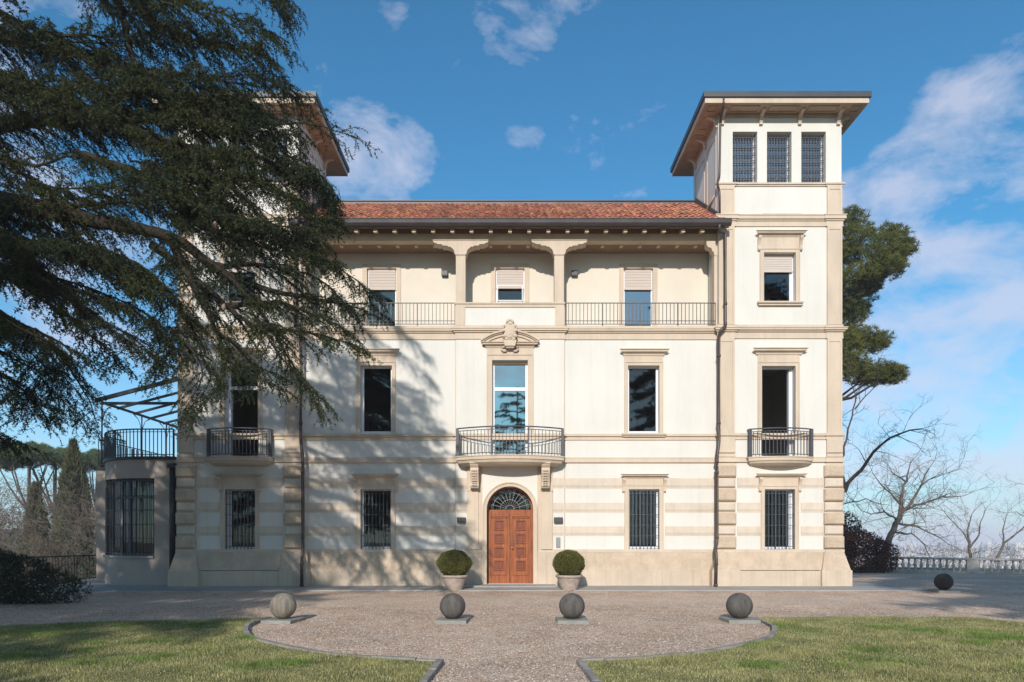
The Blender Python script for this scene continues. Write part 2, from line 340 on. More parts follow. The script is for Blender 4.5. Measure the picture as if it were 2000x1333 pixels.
# gravel: voronoi stones with colour and relief
def gravel_material():
    m = bpy.data.materials.new('gravel'); m.use_nodes = True; t = m.node_tree; t.nodes.clear(); n_ = t.nodes.new; l_ = t.links.new
    o = n_('ShaderNodeOutputMaterial'); p = n_('ShaderNodeBsdfPrincipled'); p.inputs['Roughness'].default_value = .9
    p.inputs['Specular IOR Level'].default_value = .15
    pos = n_('ShaderNodeNewGeometry').outputs['Position']
    vo = n_('ShaderNodeTexVoronoi'); vo.inputs['Scale'].default_value = 42; l_(pos, vo.inputs['Vector'])
    vo2 = n_('ShaderNodeTexVoronoi'); vo2.inputs['Scale'].default_value = 17; l_(pos, vo2.inputs['Vector'])
    sp = n_('ShaderNodeSeparateColor'); l_(vo.outputs['Color'], sp.inputs[0])
    sp2 = n_('ShaderNodeSeparateColor'); l_(vo2.outputs['Color'], sp2.inputs[0])
    cr = n_('ShaderNodeValToRGB'); e = cr.color_ramp.elements
    e[0].position = 0; e[0].color = (.19, .12, .09, 1); e[1].position = 1; e[1].color = (.84, .69, .58, 1)
    for ps, c in ((.25, (.43, .31, .235)), (.55, (.60, .455, .355)), (.85, (.73, .575, .46))):
        x = cr.color_ramp.elements.new(ps); x.color = (*c, 1)
    l_(mth('ADD', mth('MULTIPLY', sp.outputs[0], .75, tree=t), mth('MULTIPLY', sp2.outputs[0], .25, tree=t), tree=t), cr.inputs[0])
    nz = n_('ShaderNodeTexNoise'); nz.inputs['Scale'].default_value = .55; nz.inputs['Detail'].default_value = 6; nz.inputs['Roughness'].default_value = .65; l_(pos, nz.inputs['Vector'])
    mr = n_('ShaderNodeMapRange'); mr.inputs['From Min'].default_value = .3; mr.inputs['From Max'].default_value = .7
    mr.inputs['To Min'].default_value = .74; mr.inputs['To Max'].default_value = 1.14; l_(nz.outputs['Fac'], mr.inputs['Value'])
    # wheel-worn drive: paler and greyer packed strip in front of the house
    sx = n_('ShaderNodeSeparateXYZ'); l_(pos, sx.inputs[0])
    dist = mth('ABSOLUTE', mth('ADD', sx.outputs[1], 4.9, tree=t), tree=t)
    worn = mth('SUBTRACT', 1.0, mth('DIVIDE', mth('ADD', dist, mth('MULTIPLY', nz.outputs['Fac'], 1.2, tree=t), tree=t), 2.3, tree=t), clamp=True, tree=t)
    nb = n_('ShaderNodeTexNoise'); nb.inputs['Scale'].default_value = 1.7; nb.inputs['Detail'].default_value = 7; nb.inputs['Roughness'].default_value = .7; l_(pos, nb.inputs['Vector'])
    br_ = n_('ShaderNodeMapRange'); br_.inputs['From Min'].default_value = .42; br_.inputs['From Max'].default_value = .66; l_(nb.outputs['Fac'], br_.inputs['Value'])
    bm2 = n_('ShaderNodeMixRGB'); bm2.blend_type = 'MULTIPLY'; l_(br_.outputs[0], bm2.inputs[0]); l_(cr.outputs[0], bm2.inputs[1]); bm2.inputs[2].default_value = (.90, .78, .68, 1)
    hs = n_('ShaderNodeHueSaturation'); l_(bm2.outputs[0], hs.inputs['Color']); l_(mr.outputs[0], hs.inputs['Value'])
    gm = n_('ShaderNodeMixRGB'); l_(mth('MULTIPLY', worn, .55, tree=t), gm.inputs[0]); l_(hs.outputs[0], gm.inputs[1]); gm.inputs[2].default_value = (.62, .505, .42, 1)
    l_(gm.outputs[0], p.inputs['Base Color'])
    bp = n_('ShaderNodeBump'); bp.inputs['Strength'].default_value = .8; bp.inputs['Distance'].default_value = .012; bp.invert = True
    l_(vo.outputs['Distance'], bp.inputs['Height']); l_(bp.outputs[0], p.inputs['Normal']); l_(p.outputs[0], o.inputs[0]); return m
M['gravel'] = gravel_material()

# ------------------------------------------------------------------ GROUND
def smooth(a, b, x):
    t = min(1, max(0, (x-a)/(b-a))); return t*t*(3-2*t)
def ground_z(x, y):
    z = -0.2*smooth(6, 12, y) if x > 10 else 0.0
    if x > 5: z -= 75*smooth(14+max(0, 22-x)*.8, 300, y)
    if x <= 5:
        z -= 3.5*smooth(10, 30, y); z -= 70*smooth(150, 600, y)
    if x < -17: z -= 3.5*smooth(-17, -40, x)*0 + 2.8*min(1, (-17-x)/14)
    if x > 26: z -= 75*smooth(26, 320, x)
    r = math.hypot(x, y)
    if r > 900: z = -75
    return max(z, -75)
xs = sorted(set([-9000, -5000, -2500, -1200, -600, -300] + list(range(-160, 170, 8)) + list(range(-40, 48, 2)) + [300, 600, 1200, 2500, 5000, 9000]))
ys = sorted(set([-4000, -1500, -500, -200, -100] + list(range(-80, 320, 10)) + list(range(-20, 40, 2)) + [400, 600, 900, 1500, 2500, 5000, 9000, 12000]))
g = MB()
for y in ys:
    for x in xs: g.v.append((x, y, ground_z(x, y)))
nx = len(xs)
for j in range(len(ys)-1):
    for i in range(nx-1):
        a = j*nx+i; g.f.append((a, a+1, a+nx+1, a+nx))
        near = -30 < xs[i] < 26 and ys[j] < 12 and ys[j] >= -80
        if xs[i] < -17 and ys[j] > -4: near = False
        g.mi.append(0 if near else 1); g.sm.append(True)
tag(g.build('ground', [M['gravel'], M['woodland']]), kind='structure')

# paving apron round the house: one slab with a small step
def poly_slab(name, pts, z0, z1, m, parent=None):
    b = MB(); b.prism(pts, z0, z1, axis='z'); return b.build(name, m, parent)
AX, AY, AR = -12.48, 2.25, 2.15      # curved wall of the annex
pv = [(12.8, -1.95), (12.8, 9.6), (11.3, 9.6)] if False else None
pts = [(-12.3, -1.95), (-13.3, -1.9), (-14.6, -1.45), (-15.6, -.6), (-16.2, .5), (-16.25, 3.6), (-15.0, 9.9), (13.0, 9.9), (12.8, -1.93)]
pave = poly_slab('paving', pts[::-1], -.3, .03, M['pave']); tag(pave, kind='structure')
# threshold slab before the door
st = MB(); st.cbox(-1.55, 1.5, -1.0, -.2, .031, .085, .01); tag(st.build('doorstep', M['pave'], pave))
# light track beyond on the right
tag(poly_slab('path', [(14.5, 4.0), (30, .5), (30, 1.3), (14.5, 4.8)], -.2, .006, M['pave']), kind='structure')

# lawns
inner_l = [(-4.79, -8.72), (-4.86, -9.3), (-4.78, -9.9), (-4.55, -10.5), (-4.25, -11.1), (-3.85, -11.6), (-3.2, -12.2), (-2.5, -12.7), (-1.7, -13.02), (-.9, -13.2), (-.95, -14.3), (-1.1, -17.5)]
def lawn_pts(sgn, inner, outer):
    p = [(sgn*x, y) for (x, y) in inner] + [(sgn*x, y) for (x, y) in outer]
    return p if sgn < 0 else p
outer_l = [(-3, -22), (-10, -24), (-15, -21), (-13.5, -15), (-11.5, -12), (-9.9, -10.4), (-9.0, -9.9), (-8.1, -9.55), (-7.2, -9.3), (-6.2, -9.12), (-5.4, -8.95)]
outer_r = [(-3, -22), (-10, -24), (-16, -21), (-14.5, -15), (-12.2, -12.2), (-10.6, -10.7), (-9.9, -9.9), (-9.6, -9.4), (-9.3, -8.75), (-8.2, -8.62), (-7, -8.6), (-6, -8.6)]
from mathutils.geometry import tessellate_polygon
def inside(poly, X, Y):
    ins = np.zeros(len(X), bool); n = len(poly)
    for i in range(n):
        x0, y0 = poly[i]; x1, y1 = poly[(i+1) % n]
        c = ((y0 > Y) != (y1 > Y)) & (X < (x1-x0)*(Y-y0)/((y1-y0) or 1e-9)+x0); ins ^= c
    return ins
rng = np.random.default_rng(5)
def tri_area(poly):
    return abs(sum(poly[i][0]*poly[(i+1) % len(poly)][1]-poly[(i+1) % len(poly)][0]*poly[i][1] for i in range(len(poly))))/2
lawns = []
for sgn, outer in ((-1, outer_l), (1, outer_r)):
    poly = [(-sgn*x if sgn > 0 else x, y) for x, y in inner_l+outer]
    poly = [((abs(x) if sgn > 0 else -abs(x)), y) for x, y in poly]
    lawns.append(poly)
    b = MB(); tl = tessellate_polygon([[Vector((x, y, 0)) for x, y in poly]])
    b.add([(x, y, .035) for x, y in poly], [tuple(t) for t in tl])
    lo = b.build('lawn', M['lawnsoil'])
    for p_ in lo.data.polygons:
        if p_.normal.z < 0: p_.flip()
    tag(lo, kind='structure')
# kerb stones along the inner edge (and the straight runs beside the path)
def kerb(poly, name_parent, w=.085, h=.06, sl=.62):
    root = None; k = 0
    P = [Vector((x, y)) for x, y in poly]
    # resample
    pts_ = []; acc = 0
    fine_ = []
    for i in range(len(P)-1):
        n = max(1, int((P[i+1]-P[i]).length/.02))
        for j in range(n): fine_.append(P[i].lerp(P[i+1], j/n))
    fine_.append(P[-1]); step = int(sl/.02)
    brk = list(range(0, len(fine_)-1, step)) + [len(fine_)-1]
    for a, c in zip(brk[:-1], brk[1:]):
        if c - a < 4: continue
        p, q = fine_[a], fine_[c]; mid = fine_[(a+c)//2]
        b = MB(); L_ = []; Rr = []
        for s_ in (a, (a+c)//2, c):
            t0 = fine_[max(s_-4, 0)]; t1 = fine_[min(s_+4, len(fine_)-1)]; d = (t1-t0).normalized(); nrm = Vector((-d.y, d.x))
            pt = fine_[s_] + d*(.006 if s_ == a else -.006 if s_ == c else 0)
            L_.append(pt+nrm*w/2); Rr.append(pt-nrm*w/2)
        hh = h + random.uniform(-.006, .006)
        for (pa, pb, pc, pd) in ((L_[0], L_[1], Rr[1], Rr[0]), (L_[1], L_[2], Rr[2], Rr[1])):
            c_ = (pa+pb+pc+pd)/4
            top = [(v.lerp(c_, .04)) for v in (pa, pb, pc, pd)]
            b.add([(v.x, v.y, -.05) for v in (pa, pb, pc, pd)] + [(v.x, v.y, hh-.012) for v in (pa, pb, pc, pd)] + [(v.x, v.y, hh) for v in top],
                  [(0,1,5,4),(1,2,6,5),(2,3,7,6),(3,0,4,7),(4,5,9,8),(5,6,10,9),(6,7,11,10),(7,4,8,11),(8,9,10,11)])
        o = b.build('edging_stone', M['kerb'], name_parent)
        if random.random() < .5: o.location.z = .003
for sgn, poly in ((-1, lawns[0]), (1, lawns[1])):
    e = empty('lawn_edging'); tag(e, kind='structure')
    kerb(poly[:10], e); kerb(poly[9:12], e)
    kerb(poly[-10:] if sgn > 0 else poly[-9:], e, w=.05, h=.05, sl=1.0)
# grass blades
def blades(poly, n, h0, h1, w, seed, mat_, name, label, ymin=-15.2):
    r = np.random.default_rng(seed)
    xs_ = [p[0] for p in poly]; x0, x1 = max(min(xs_), -13), min(max(xs_), 13)
    X = r.uniform(x0, x1, n); Y = r.uniform(ymin, -8.5, n)
    jx, jy = r.normal(size=n)*.022, r.normal(size=n)*.022
    k = inside(poly, X+jx, Y+jy) & (np.abs(X) < .83*(Y+21.5)+.6); X, Y = X[k], Y[k]; n = len(X)
    a = r.uniform(0, 2*np.pi, n); lean = r.uniform(0, 1.1, n)*r.uniform(.3, 1, n); h = r.uniform(h0, h1, n)
    # patchy height
    h *= .75+.4*np.sin(X*2.1+1.3*np.sin(Y*1.7))*np.sin(Y*2.7+X)
    b = np.stack([X, Y, np.full(n, .033)], 1); la = r.uniform(0, 2*np.pi, n)
    tip = b+np.stack([np.cos(la)*np.sin(lean)*h, np.sin(la)*np.sin(lean)*h, np.cos(lean)*h], 1)
    sd_ = np.stack([np.cos(a), np.sin(a), np.zeros(n)], 1)*w
    V = np.stack([b-sd_, b+sd_, tip], 1)
    o = link(name, tris_mesh(name, V, mat_)); tag(o, label, 'grass', kind='stuff'); return o
blades(lawns[0], 330000, .025, .06, .0035, 1, M['grass'], 'grass', 'short green grass of the left lawn, half in tree shade')
blades(lawns[1], 330000, .025, .06, .0035, 2, M['grass'], 'grass', 'short green grass of the sunlit right lawn')
blades(lawns[0], 100000, .02, .055, .004, 3, M['straw'], 'dry_grass', 'dry straw-coloured blades among the left lawn')
blades(lawns[1], 110000, .02, .055, .004, 4, M['straw'], 'dry_grass', 'dry straw-coloured blades among the right lawn')
r = np.random.default_rng(15)
for side, poly in enumerate(lawns):
    Vs = []
    for k in range(26):
        while True:
            cx, cy = r.uniform(1, 9.5)*(1 if side else -1), r.uniform(-14, -9.2)
            if inside(poly, np.array([cx]), np.array([cy]))[0]: break
        n = int(r.uniform(150, 700)); rr = r.uniform(.08, .28); X = cx+r.normal(size=n)*rr; Y = cy+r.normal(size=n)*rr*.7
        k2 = inside(poly, X, Y); X, Y = X[k2], Y[k2]; n = len(X); a = r.uniform(0, 6.28, n); h = r.uniform(.035, .085, n); la = r.uniform(0, 6.28, n); le = r.uniform(0, .9, n)
        b0 = np.stack([X, Y, np.full(n, .033)], 1); sd_ = np.stack([np.cos(a), np.sin(a), np.zeros(n)], 1)*.005
        Vs.append(np.stack([b0-sd_, b0+sd_, b0+np.stack([np.cos(la)*np.sin(le)*h, np.sin(la)*np.sin(le)*h, np.cos(le)*h], 1)], 1))
    tag(link('weed_tufts', tris_mesh('weed_tufts', np.concatenate(Vs), M['weed'])), 'brighter green tufts dotted over the %s lawn' % ('right' if side else 'left'), 'grass', kind='stuff')
def litter(n, poly, name, label, size, seed, mat_, z=.06, region=None):
    r = np.random.default_rng(seed)
    x0, x1, y0, y1 = region; X = r.uniform(x0, x1, n); Y = r.uniform(y0, y1, n)
    if poly: k = inside(poly, X, Y); X, Y = X[k], Y[k]
    n = len(X); s = r.uniform(.5, 1, n)*size; a = r.uniform(0, 6.28, n)
    Z = z+r.uniform(0, .02, n); t = r.uniform(-.5, .5, (n, 4))*s[:, None]*.6
    c = np.stack([X, Y, Z], 1); u = np.stack([np.cos(a), np.sin(a), t[:, 0]], 1)*s[:, None]; v = np.stack([-np.sin(a), np.cos(a), t[:, 1]], 1)*s[:, None]*.6
    V = np.concatenate([np.stack([c-u, c+v, c+u], 1), np.stack([c-u, c-v, c+u], 1)], 0)
    tag(link(name, tris_mesh(name, V, mat_)), label, 'leaves', kind='stuff')
litter(420, lawns[0], 'fallen_leaves', 'dry leaves scattered over the left lawn', .03, 7, M['leaf'], region=(-11, -.9, -14.5, -9))
litter(520, lawns[1], 'fallen_leaves', 'dry leaves scattered over the right lawn', .03, 8, M['leaf'], region=(.9, 11, -14.5, -9))
litter(260, None, 'fallen_leaves', 'dry leaves blown over the gravel before the door', .025, 9, M['leaf'], z=.008, region=(-5, 6, -13, -2))
# loose stones
r = np.random.default_rng(11); n = 36000
Y = -2.2 - 12.2*np.sqrt(r.uniform(0, 1, n)); X = r.uniform(-1, 1, n)*(.8*(Y+21.5))
k = ~(inside(lawns[0], X, Y) | inside(lawns[1], X, Y)); X, Y = X[k], Y[k]; n = len(X)
s = r.uniform(.006, .014, n)*r.uniform(.8, 1.3, n); c = np.stack([X, Y, s*.3], 1)
jit = r.uniform(.7, 1.3, (n, 5, 1)); a0 = r.uniform(0, 6.28, n)
ring = [c+np.stack([np.cos(a0+q*1.571)*s, np.sin(a0+q*1.571)*s, np.zeros(n)], 1)*jit[:, q] for q in range(4)]
top = c+np.stack([np.zeros(n), np.zeros(n), s*.9], 1)
V = np.concatenate([np.stack([ring[q], ring[(q+1) % 4], top], 1) for q in range(4)], 0)
# keep the four faces of a stone one island: build as indexed pyramids
me = bpy.data.meshes.new('gravel_stones'); allv = np.stack([*ring, top], 1).reshape(-1, 3)
me.vertices.add(len(allv)); me.vertices.foreach_set('co', allv.astype(np.float32).ravel())
idx = (np.arange(n)[:, None, None]*5+np.array([[0, 1, 4], [1, 2, 4], [2, 3, 4], [3, 0, 4]])[None]).reshape(-1)
me.loops.add(len(idx)); me.loops.foreach_set('vertex_index', idx.astype(np.int32)); me.polygons.add(n*4)
me.polygons.foreach_set('loop_start', np.arange(0, n*12, 3, dtype=np.int32)); me.polygons.foreach_set('loop_total', np.full(n*4, 3, dtype=np.int32))
me.materials.append(M['pebble']); me.update(calc_edges=True)
tag(link('gravel_stones', me), 'loose pinkish grey stones on the gravel forecourt', 'gravel', kind='stuff')

# ------------------------------------------------------------------ VILLA
villa = empty('villa'); tag(villa, 'cream and beige Italian villa with two towers, tiled roof and loggia', 'villa')
YC, YB, YT = 0.0, -0.06, -0.12      # wall planes: centre, middle bay, towers
TD = DIST-.12
TW0, TW1 = PX(1403, TD), PX(1643.5, TD)       # tower extents 7.0 .. 11.15
BACK = 9.5
# levels
Z = dict(p1=.556, p2=1.157, g0=1.244, s1=4.151, s2=4.323, t1=4.908, t1m=5.03, t2=5.114, c1=8.28, c2=8.50, c3=8.64, c4=8.74,
         d1=12.02, d2=12.25, d3=12.39, e1=13.36, e2=13.465, top=15.77)

def wall_holes(b, x0, x1, z0, z1, y, holes, reveal, m=0):
    """front sheet at y with openings (hx0,hx1,hz0,hz1) and their reveals going back by reveal"""
    X_ = sorted({x0, x1, *[h[0] for h in holes], *[h[1] for h in holes]}); Z_ = sorted({z0, z1, *[h[2] for h in holes], *[h[3] for h in holes]})
    for i in range(len(X_)-1):
        for j in range(len(Z_)-1):
            cx, cz = (X_[i]+X_[i+1])/2, (Z_[j]+Z_[j+1])/2
            if any(h[0] < cx < h[1] and h[2] < cz < h[3] for h in holes): continue
            b.add([(X_[i], y, Z_[j]), (X_[i+1], y, Z_[j]), (X_[i+1], y, Z_[j+1]), (X_[i], y, Z_[j+1])], [(0, 1, 2, 3)], m)
    for h in holes:
        a, c, d, e = h
        b.add([(a, y, d), (c, y, d), (c, y, e), (a, y, e), (a, y+reveal, d), (c, y+reveal, d), (c, y+reveal, e), (a, y+reveal, e)],
              [(0, 1, 5, 4), (2, 3, 7, 6), (0, 4, 7, 3), (1, 2, 6, 5)], m)

# openings (right half, mirrored for the left)
def op(pxa, pxb, pya, pyb, d=DIST): return [PX(pxa, d), PX(pxb, d), PZ(pyb, d), PZ(pya, d)]
def mir(h): return [-h[1], -h[0], h[2], h[3]]
G_C = op(1228, 1287.5, 956, 1073.5); G_T = op(1493, 1552, 956, 1074, TD)
F_C = op(1226.4, 1287.5, 714.5, 847.5); F_T = [PX(1487.6, TD), PX(1553, TD), 4.34, PZ(715.5, TD)]
S_T = op(1491.5, 1553.5, 494, 590, TD)
F_M = [PX(960.6), PX(1030), 4.34, PZ(705)]
F_M = [-(F_M[1]-F_M[0])/2, (F_M[1]-F_M[0])/2, F_M[2], F_M[3]]
DOOR = [-.775, .775, .085, PZ(952)]
TT = [op(1431, 1479, 257.5, 357.5, TD), op(1498, 1546, 257.5, 357.5, TD), op(1565, 1613, 257.5, 357.5, TD)]
REV = .45

w = MB()
BX = PX(1102)                         # half width of the middle bay
for s in (1, -1):
    hl = [G_C, F_C] if s > 0 else [mir(G_C), mir(F_C)]
    xa, xb = (BX, TW0) if s > 0 else (-TW0, -BX)
    wall_holes(w, xa, xb, 0, Z['c4'], YC, hl, REV)
    th = [G_T, F_T, S_T]+TT; th = th if s > 0 else [mir(h) for h in th]
    xa, xb = (TW0, TW1) if s > 0 else (-TW1, -TW0)
    wall_holes(w, xa, xb, 0, Z['top'], YT, th, .5)
# middle bay
wall_holes(w, -BX, BX, 0, Z['c4'], YB, [DOOR, F_M], REV)
w.box(-BX, -BX, YB, YC, 0, Z['c4']); w.box(BX, BX, YB, YC, 0, Z['c4'])
# tower sides, backs; body back and sides
for s in (1, -1):
    for (xx, ya, yb, za, zb) in ((s*TW1, YT, BACK, 0, 12.4), (s*TW1, YT, 2.75, 12.4, Z['top']), (s*TW0, YT, 2.75, 11.9, Z['top']), (s*TW0, YT, .95, 8.74, 12.2), (s*TW0, YT, YC+.02, 0, 8.74)):
        w.add([(xx, ya, za), (xx, yb, za), (xx, yb, zb), (xx, ya, zb)], [(0, 1, 2, 3)])
    xa, xb = sorted((s*TW0, s*TW1))
    w.add([(xa, 2.75, 12.0), (xb, 2.75, 12.0), (xb, 2.75, Z['top']), (xa, 2.75, Z['top'])], [(0, 1, 2, 3)])
w.add([(-TW1, BACK, 0), (TW1, BACK, 0), (TW1, BACK, 12.4), (-TW1, BACK, 12.4)], [(0, 1, 2, 3)])
w.build('wall', M['stucco'], villa)
# loggia back wall, floor, ceiling
LD = 22.5; LZ = 11.62
lw = MB()
LDoor = [PX(1218, LD), PX(1275, LD), 8.74, PZ(525, LD)]
LWin = [PX(967, LD), PX(1023.5, LD), PZ(590.5, LD), PZ(525, LD)]; LWin[0:2] = [-(LWin[1]-LWin[0])/2, (LWin[1]-LWin[0])/2]
wall_holes(lw, -TW0, TW0, 8.5, LZ, 1.0, [LDoor, mir(LDoor), LWin], .14)
lw.build('loggia_wall', M['loggia'], villa)
lf = MB(); lf.box(-TW0+.002, TW0-.002, .02, 1.0, 8.60, 8.735); lf.build('loggia_floor', M['pave'], villa)
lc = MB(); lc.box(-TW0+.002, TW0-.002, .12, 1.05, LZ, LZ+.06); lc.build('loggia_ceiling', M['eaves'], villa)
# interior: floors, partitions and back walls so that the rooms read as dark rooms
it = MB()
for (xa, xb) in ((-TW1+.3, -TW0+.2), (-TW0+.25, -BX-.3), (-BX-.2, BX+.2), (BX+.3, TW0-.25), (TW0-.2, TW1-.3)):
    for (za, zb) in ((.05, 4.0), (4.3, 8.3)):
        it.box(xa, xb, 4.8, 4.9, za, zb)
        it.box(xa, xb, .52, 4.8, za-.02, za+.02); it.box(xa, xb, .52, 4.8, zb, zb+.04)
        it.box(xa, xa+.05, .52, 4.8, za, zb); it.box(xb-.05, xb, .52, 4.8, za, zb)
for s in (1, -1):
    xa, xb = sorted((s*(TW0+.1), s*(TW1-.1)))
    it.box(xa, xb, 2.6, 2.68, 8.7, 15.5); it.box(xa, xb, .4, 2.6, 8.72, 8.76); it.box(xa, xb, .4, 2.6, 12.3, 12.36); it.box(xa, xa+.03, .4, 2.6, 8.7, 15.6); it.box(xb-.03, xb, .4, 2.6, 8.7, 15.6)
it.box(-TW0+.1, TW0-.1, 4.0, 4.1, 8.7, 12.6); it.box(-TW0+.1, TW0-.1, 1.2, 4, 8.62, 8.66); it.box(-TW0+.1, TW0-.1, 1.2, 4, 11.3, 11.35)
it.build('interior', M['interior'], villa)

# string courses: profile list (z0,z1,projection)
def course(b, prof, x0, x1, y, e0=False, e1=False, m=0):
    for (za, zb, pr) in prof:
        pr *= .66
        b.box(x0-(pr if e0 else 0), x1+(pr if e1 else 0), y-pr, y+.02, za, zb, m)
TP = [TW0+.001, PX(1434, TD)]; TQ = [PX(1614.5, TD), TW1]      # the two pilaster strips of a tower
def pieces(z_prof, name, extra=.03, centre=True, gap=None):
    if centre:
        for s in (1, -1):
            c = MB(); xa, xb = sorted((s*(BX+.001), s*(TW0-.001))); course(c, z_prof, xa, xb, YC); c.build(name, M['trim'], villa)
        if gap:
            for s in (1, -1):
                c = MB(); xa, xb = sorted((s*gap, s*BX)); course(c, z_prof, xa, xb, YB, s < 0, s > 0); c.build(name, M['trim'], villa)
        else:
            c = MB(); course(c, z_prof, -BX, BX, YB, True, True); c.build(name, M['trim'], villa)
    for s in (1, -1):
        c = MB()
        a = sorted((s*(TP[1]+.02), s*(TQ[0]-.02))); course(c, z_prof, a[0], a[1], YT)
        for seg in (TP, TQ):
            q = sorted((s*seg[0], s*seg[1])); pr2 = [(za, zb, pr+extra) for za, zb, pr in z_prof]
            course(c, pr2, q[0], q[1], YT, True, True)
        c.build(name, M['trim'], villa)
pieces([(Z['p2']-.01, Z['g0'], .075)], 'plinth_cap', .03, gap=.92)
pieces([(Z['s1'], Z['s1']+.05, .09), (Z['s1']+.05, Z['s2']-.02, .035), (Z['s2']-.02, Z['s2'], .05)], 'string_course')
pieces([(Z['t1'], Z['t1']+.03, .05), (Z['t1']+.03, Z['t1m'], .03), (Z['t1m'], Z['t2'], .10)], 'string_course')
pieces([(Z['c1'], Z['c1']+.03, .05), (Z['c1']+.03, Z['c2'], .03), (Z['c2'], Z['c2']+.05, .10), (Z['c2']+.05, Z['c3']-.03, .17), (Z['c3']-.03, Z['c3'], .20), (Z['c3'], Z['c4'], .04)], 'cornice')
pieces([(Z['d1'], Z['d1']+.03, .05), (Z['d1']+.03, Z['d2']-.05, .03), (Z['d2']-.05, Z['d2'], .08), (Z['d2'], Z['d3']-.03, .14), (Z['d3']-.03, Z['d3'], .17)], 'cornice', centre=False)
pieces([(Z['e1'], Z['e1']+.05, .05), (Z['e1']+.05, Z['e2'], .10)], 'sill_course', .03, centre=False)
for s in (1, -1):
    sm = MB(); xa, xb = sorted((s*PX(1487), s*PX(1560))); sm.box(xa, xb, YT-.06, YT, Z['d3']+.001, Z['d3']+.05); sm.build('cornice_block', M['trim'], villa)

# plinth: lower block and rough battered band
for s in (1, -1):
    b = MB()
    xa, xb = sorted((s*(BX+.1), s*(TW0-.1))); b.box(xa, xb, YC-.16, YC, 0.02, Z['p1']-.02); b.box(xa, xb, YC-.12, YC, Z['p1']-.02, Z['p1'])
    b.build('plinth', M['plinth'], villa); b = MB()
    xa, xb = sorted((s*(TP[1]+.03), s*(TQ[0]-.03))); b.box(xa, xb, YT-.24, YT, .02, Z['p1']-.02)
    b.build('plinth', M['plinth'], villa)
    b = MB()
    def batter(b, xa, xb, xc, xd, y, y2):
        b.add([(xa, y, Z['p1']), (xb, y, Z['p1']), (xd, y2, Z['p2']), (xc, y2, Z['p2']), (xa, y+.6, Z['p1']), (xb, y+.6, Z['p1']), (xd, y+.6, Z['p2']), (xc, y+.6, Z['p2'])],
              [(0, 1, 2, 3), (1, 5, 6, 2), (4, 0, 3, 7), (3, 2, 6, 7)])
    xa, xb = sorted((s*(BX+.1), s*(TW0-.1))); batter(b, xa, xb, xa, xb, YC-.12, YC-.04)
    xa, xb = sorted((s*(TP[1]-.06), s*(TQ[0]+.06))); batter(b, xa, xb, xa, xb, YT-.20, YT-.06)
    b.build('battered_plinth', M['rough'], villa)
    for (c0, c1, t0, t1) in ((PX(1391, 21.05), PX(1447, 21.05), PX(1400, TD), PX(1438, TD)), (PX(1605.5, 21.05), PX(1665, 21.05), PX(1610, 21.3), PX(1648, 21.3))):
        a = MB(); xa, xb = sorted((s*c0, s*c1)); a.cbox(xa, xb, YT-.34, YT+.5, .025, Z['p1'], .012)
        a.build('pier_base', M['plinth'], villa)
        a = MB(); ta, tb = sorted((s*t0, s*t1)); batter(a, xa+.03, xb-.03, ta, tb, YT-.30, YT-.10)
        a.build('pier_batter', M['rough'], villa)
# middle bay plinth beside the portal
for s in (1, -1):
    b = MB(); xa, xb = sorted((s*PX(1049), s*(BX+.1))); b.box(xa, xb, YB-.14, YB, .02, Z['p1']-.02); b.box(xa, xb, YB-.10, YB, Z['p1']-.02, Z['p2']-.01)
    b.build('plinth', M['plinth'], villa)

# banded ground floor: proud beige bands
def holes_free(x0, x1, blocks):
    segs = [(x0, x1)]
    for a, c in blocks:
        n_ = []
        for p, q in segs:
            if c <= p or a >= q: n_.append((p, q)); continue
            if a > p: n_.append((p, a))
            if c < q: n_.append((c, q))
        segs = n_
    return segs
bands = [(934, 954.5), (982, 1001.5), (1028, 1047)]
for (pa, pb) in bands:
    z0_, z1_ = PZ(pb), PZ(pa)
    runs = []
    gc = (PX(1219)+0.0, PX(1299)); gt = (PX(1486), PX(1561))
    for s in (1, -1):
        for (x0_, x1_, blk, yy) in ((BX+.04, TW0-.02, [gc], YC), (TP[1]+.1, TQ[0]-.1, [gt], YT), (PX(1079), BX-.03, [], YB)):
            for p, q in holes_free(x0_, x1_, blk):
                a, c = sorted((s*p, s*q)); runs.append((a, c, yy))
    for (a, c, yy) in runs:
        b = MB(); pr = .028
        # flat face with a hollow lower edge
        prof = [(yy+.01, z0_), (yy-.006, z0_), (yy-.010, z0_+.045), (yy-pr, z0_+.10), (yy-pr, z1_-.012), (yy-pr+.012, z1_), (yy+.01, z1_)]
        b.prism(prof, a, c, axis='x'); b.build('band', M['band'], villa)
# recessed joints between cream courses: thin lines
# tower piers: seven blocks
blocks = [(910, 933, 1), (935, 953, 0), (955.5, 979.5, 1), (982, 999, 0), (1001.5, 1025, 1), (1027.5, 1045, 0), (1047.5, 1071.5, 1)]
for (pa, pb, ro) in blocks:
    for s in (1, -1):
        for (c0, c1) in ((PX(1400.5, 21.3), PX(1438, 21.3)), (PX(1610.5, 21.3), PX(1649, 21.3))):
            xa, xb = sorted((s*c0, s*c1)); b = MB()
            b.cbox(xa+(0 if ro else .02), xb-(0 if ro else .02), YT-(.13 if ro else .10), YT+.3, PZ(pb)+.004, PZ(pa)-.012, .042)
            b.build('stone_block', M['rough'] if ro else M['band'], villa)
# pier core behind the blocks
b = MB()
for s in (1, -1):
    for (c0, c1) in ((TW0+.001, PX(1436, TD)), (PX(1612.5, TD), TW1+.04)):
        xa, xb = sorted((s*c0, s*c1)); b.box(xa, xb, YT-.02, YT+.2, Z['g0'], Z['s1'])
b.build('pier_core', M['trim'], villa)
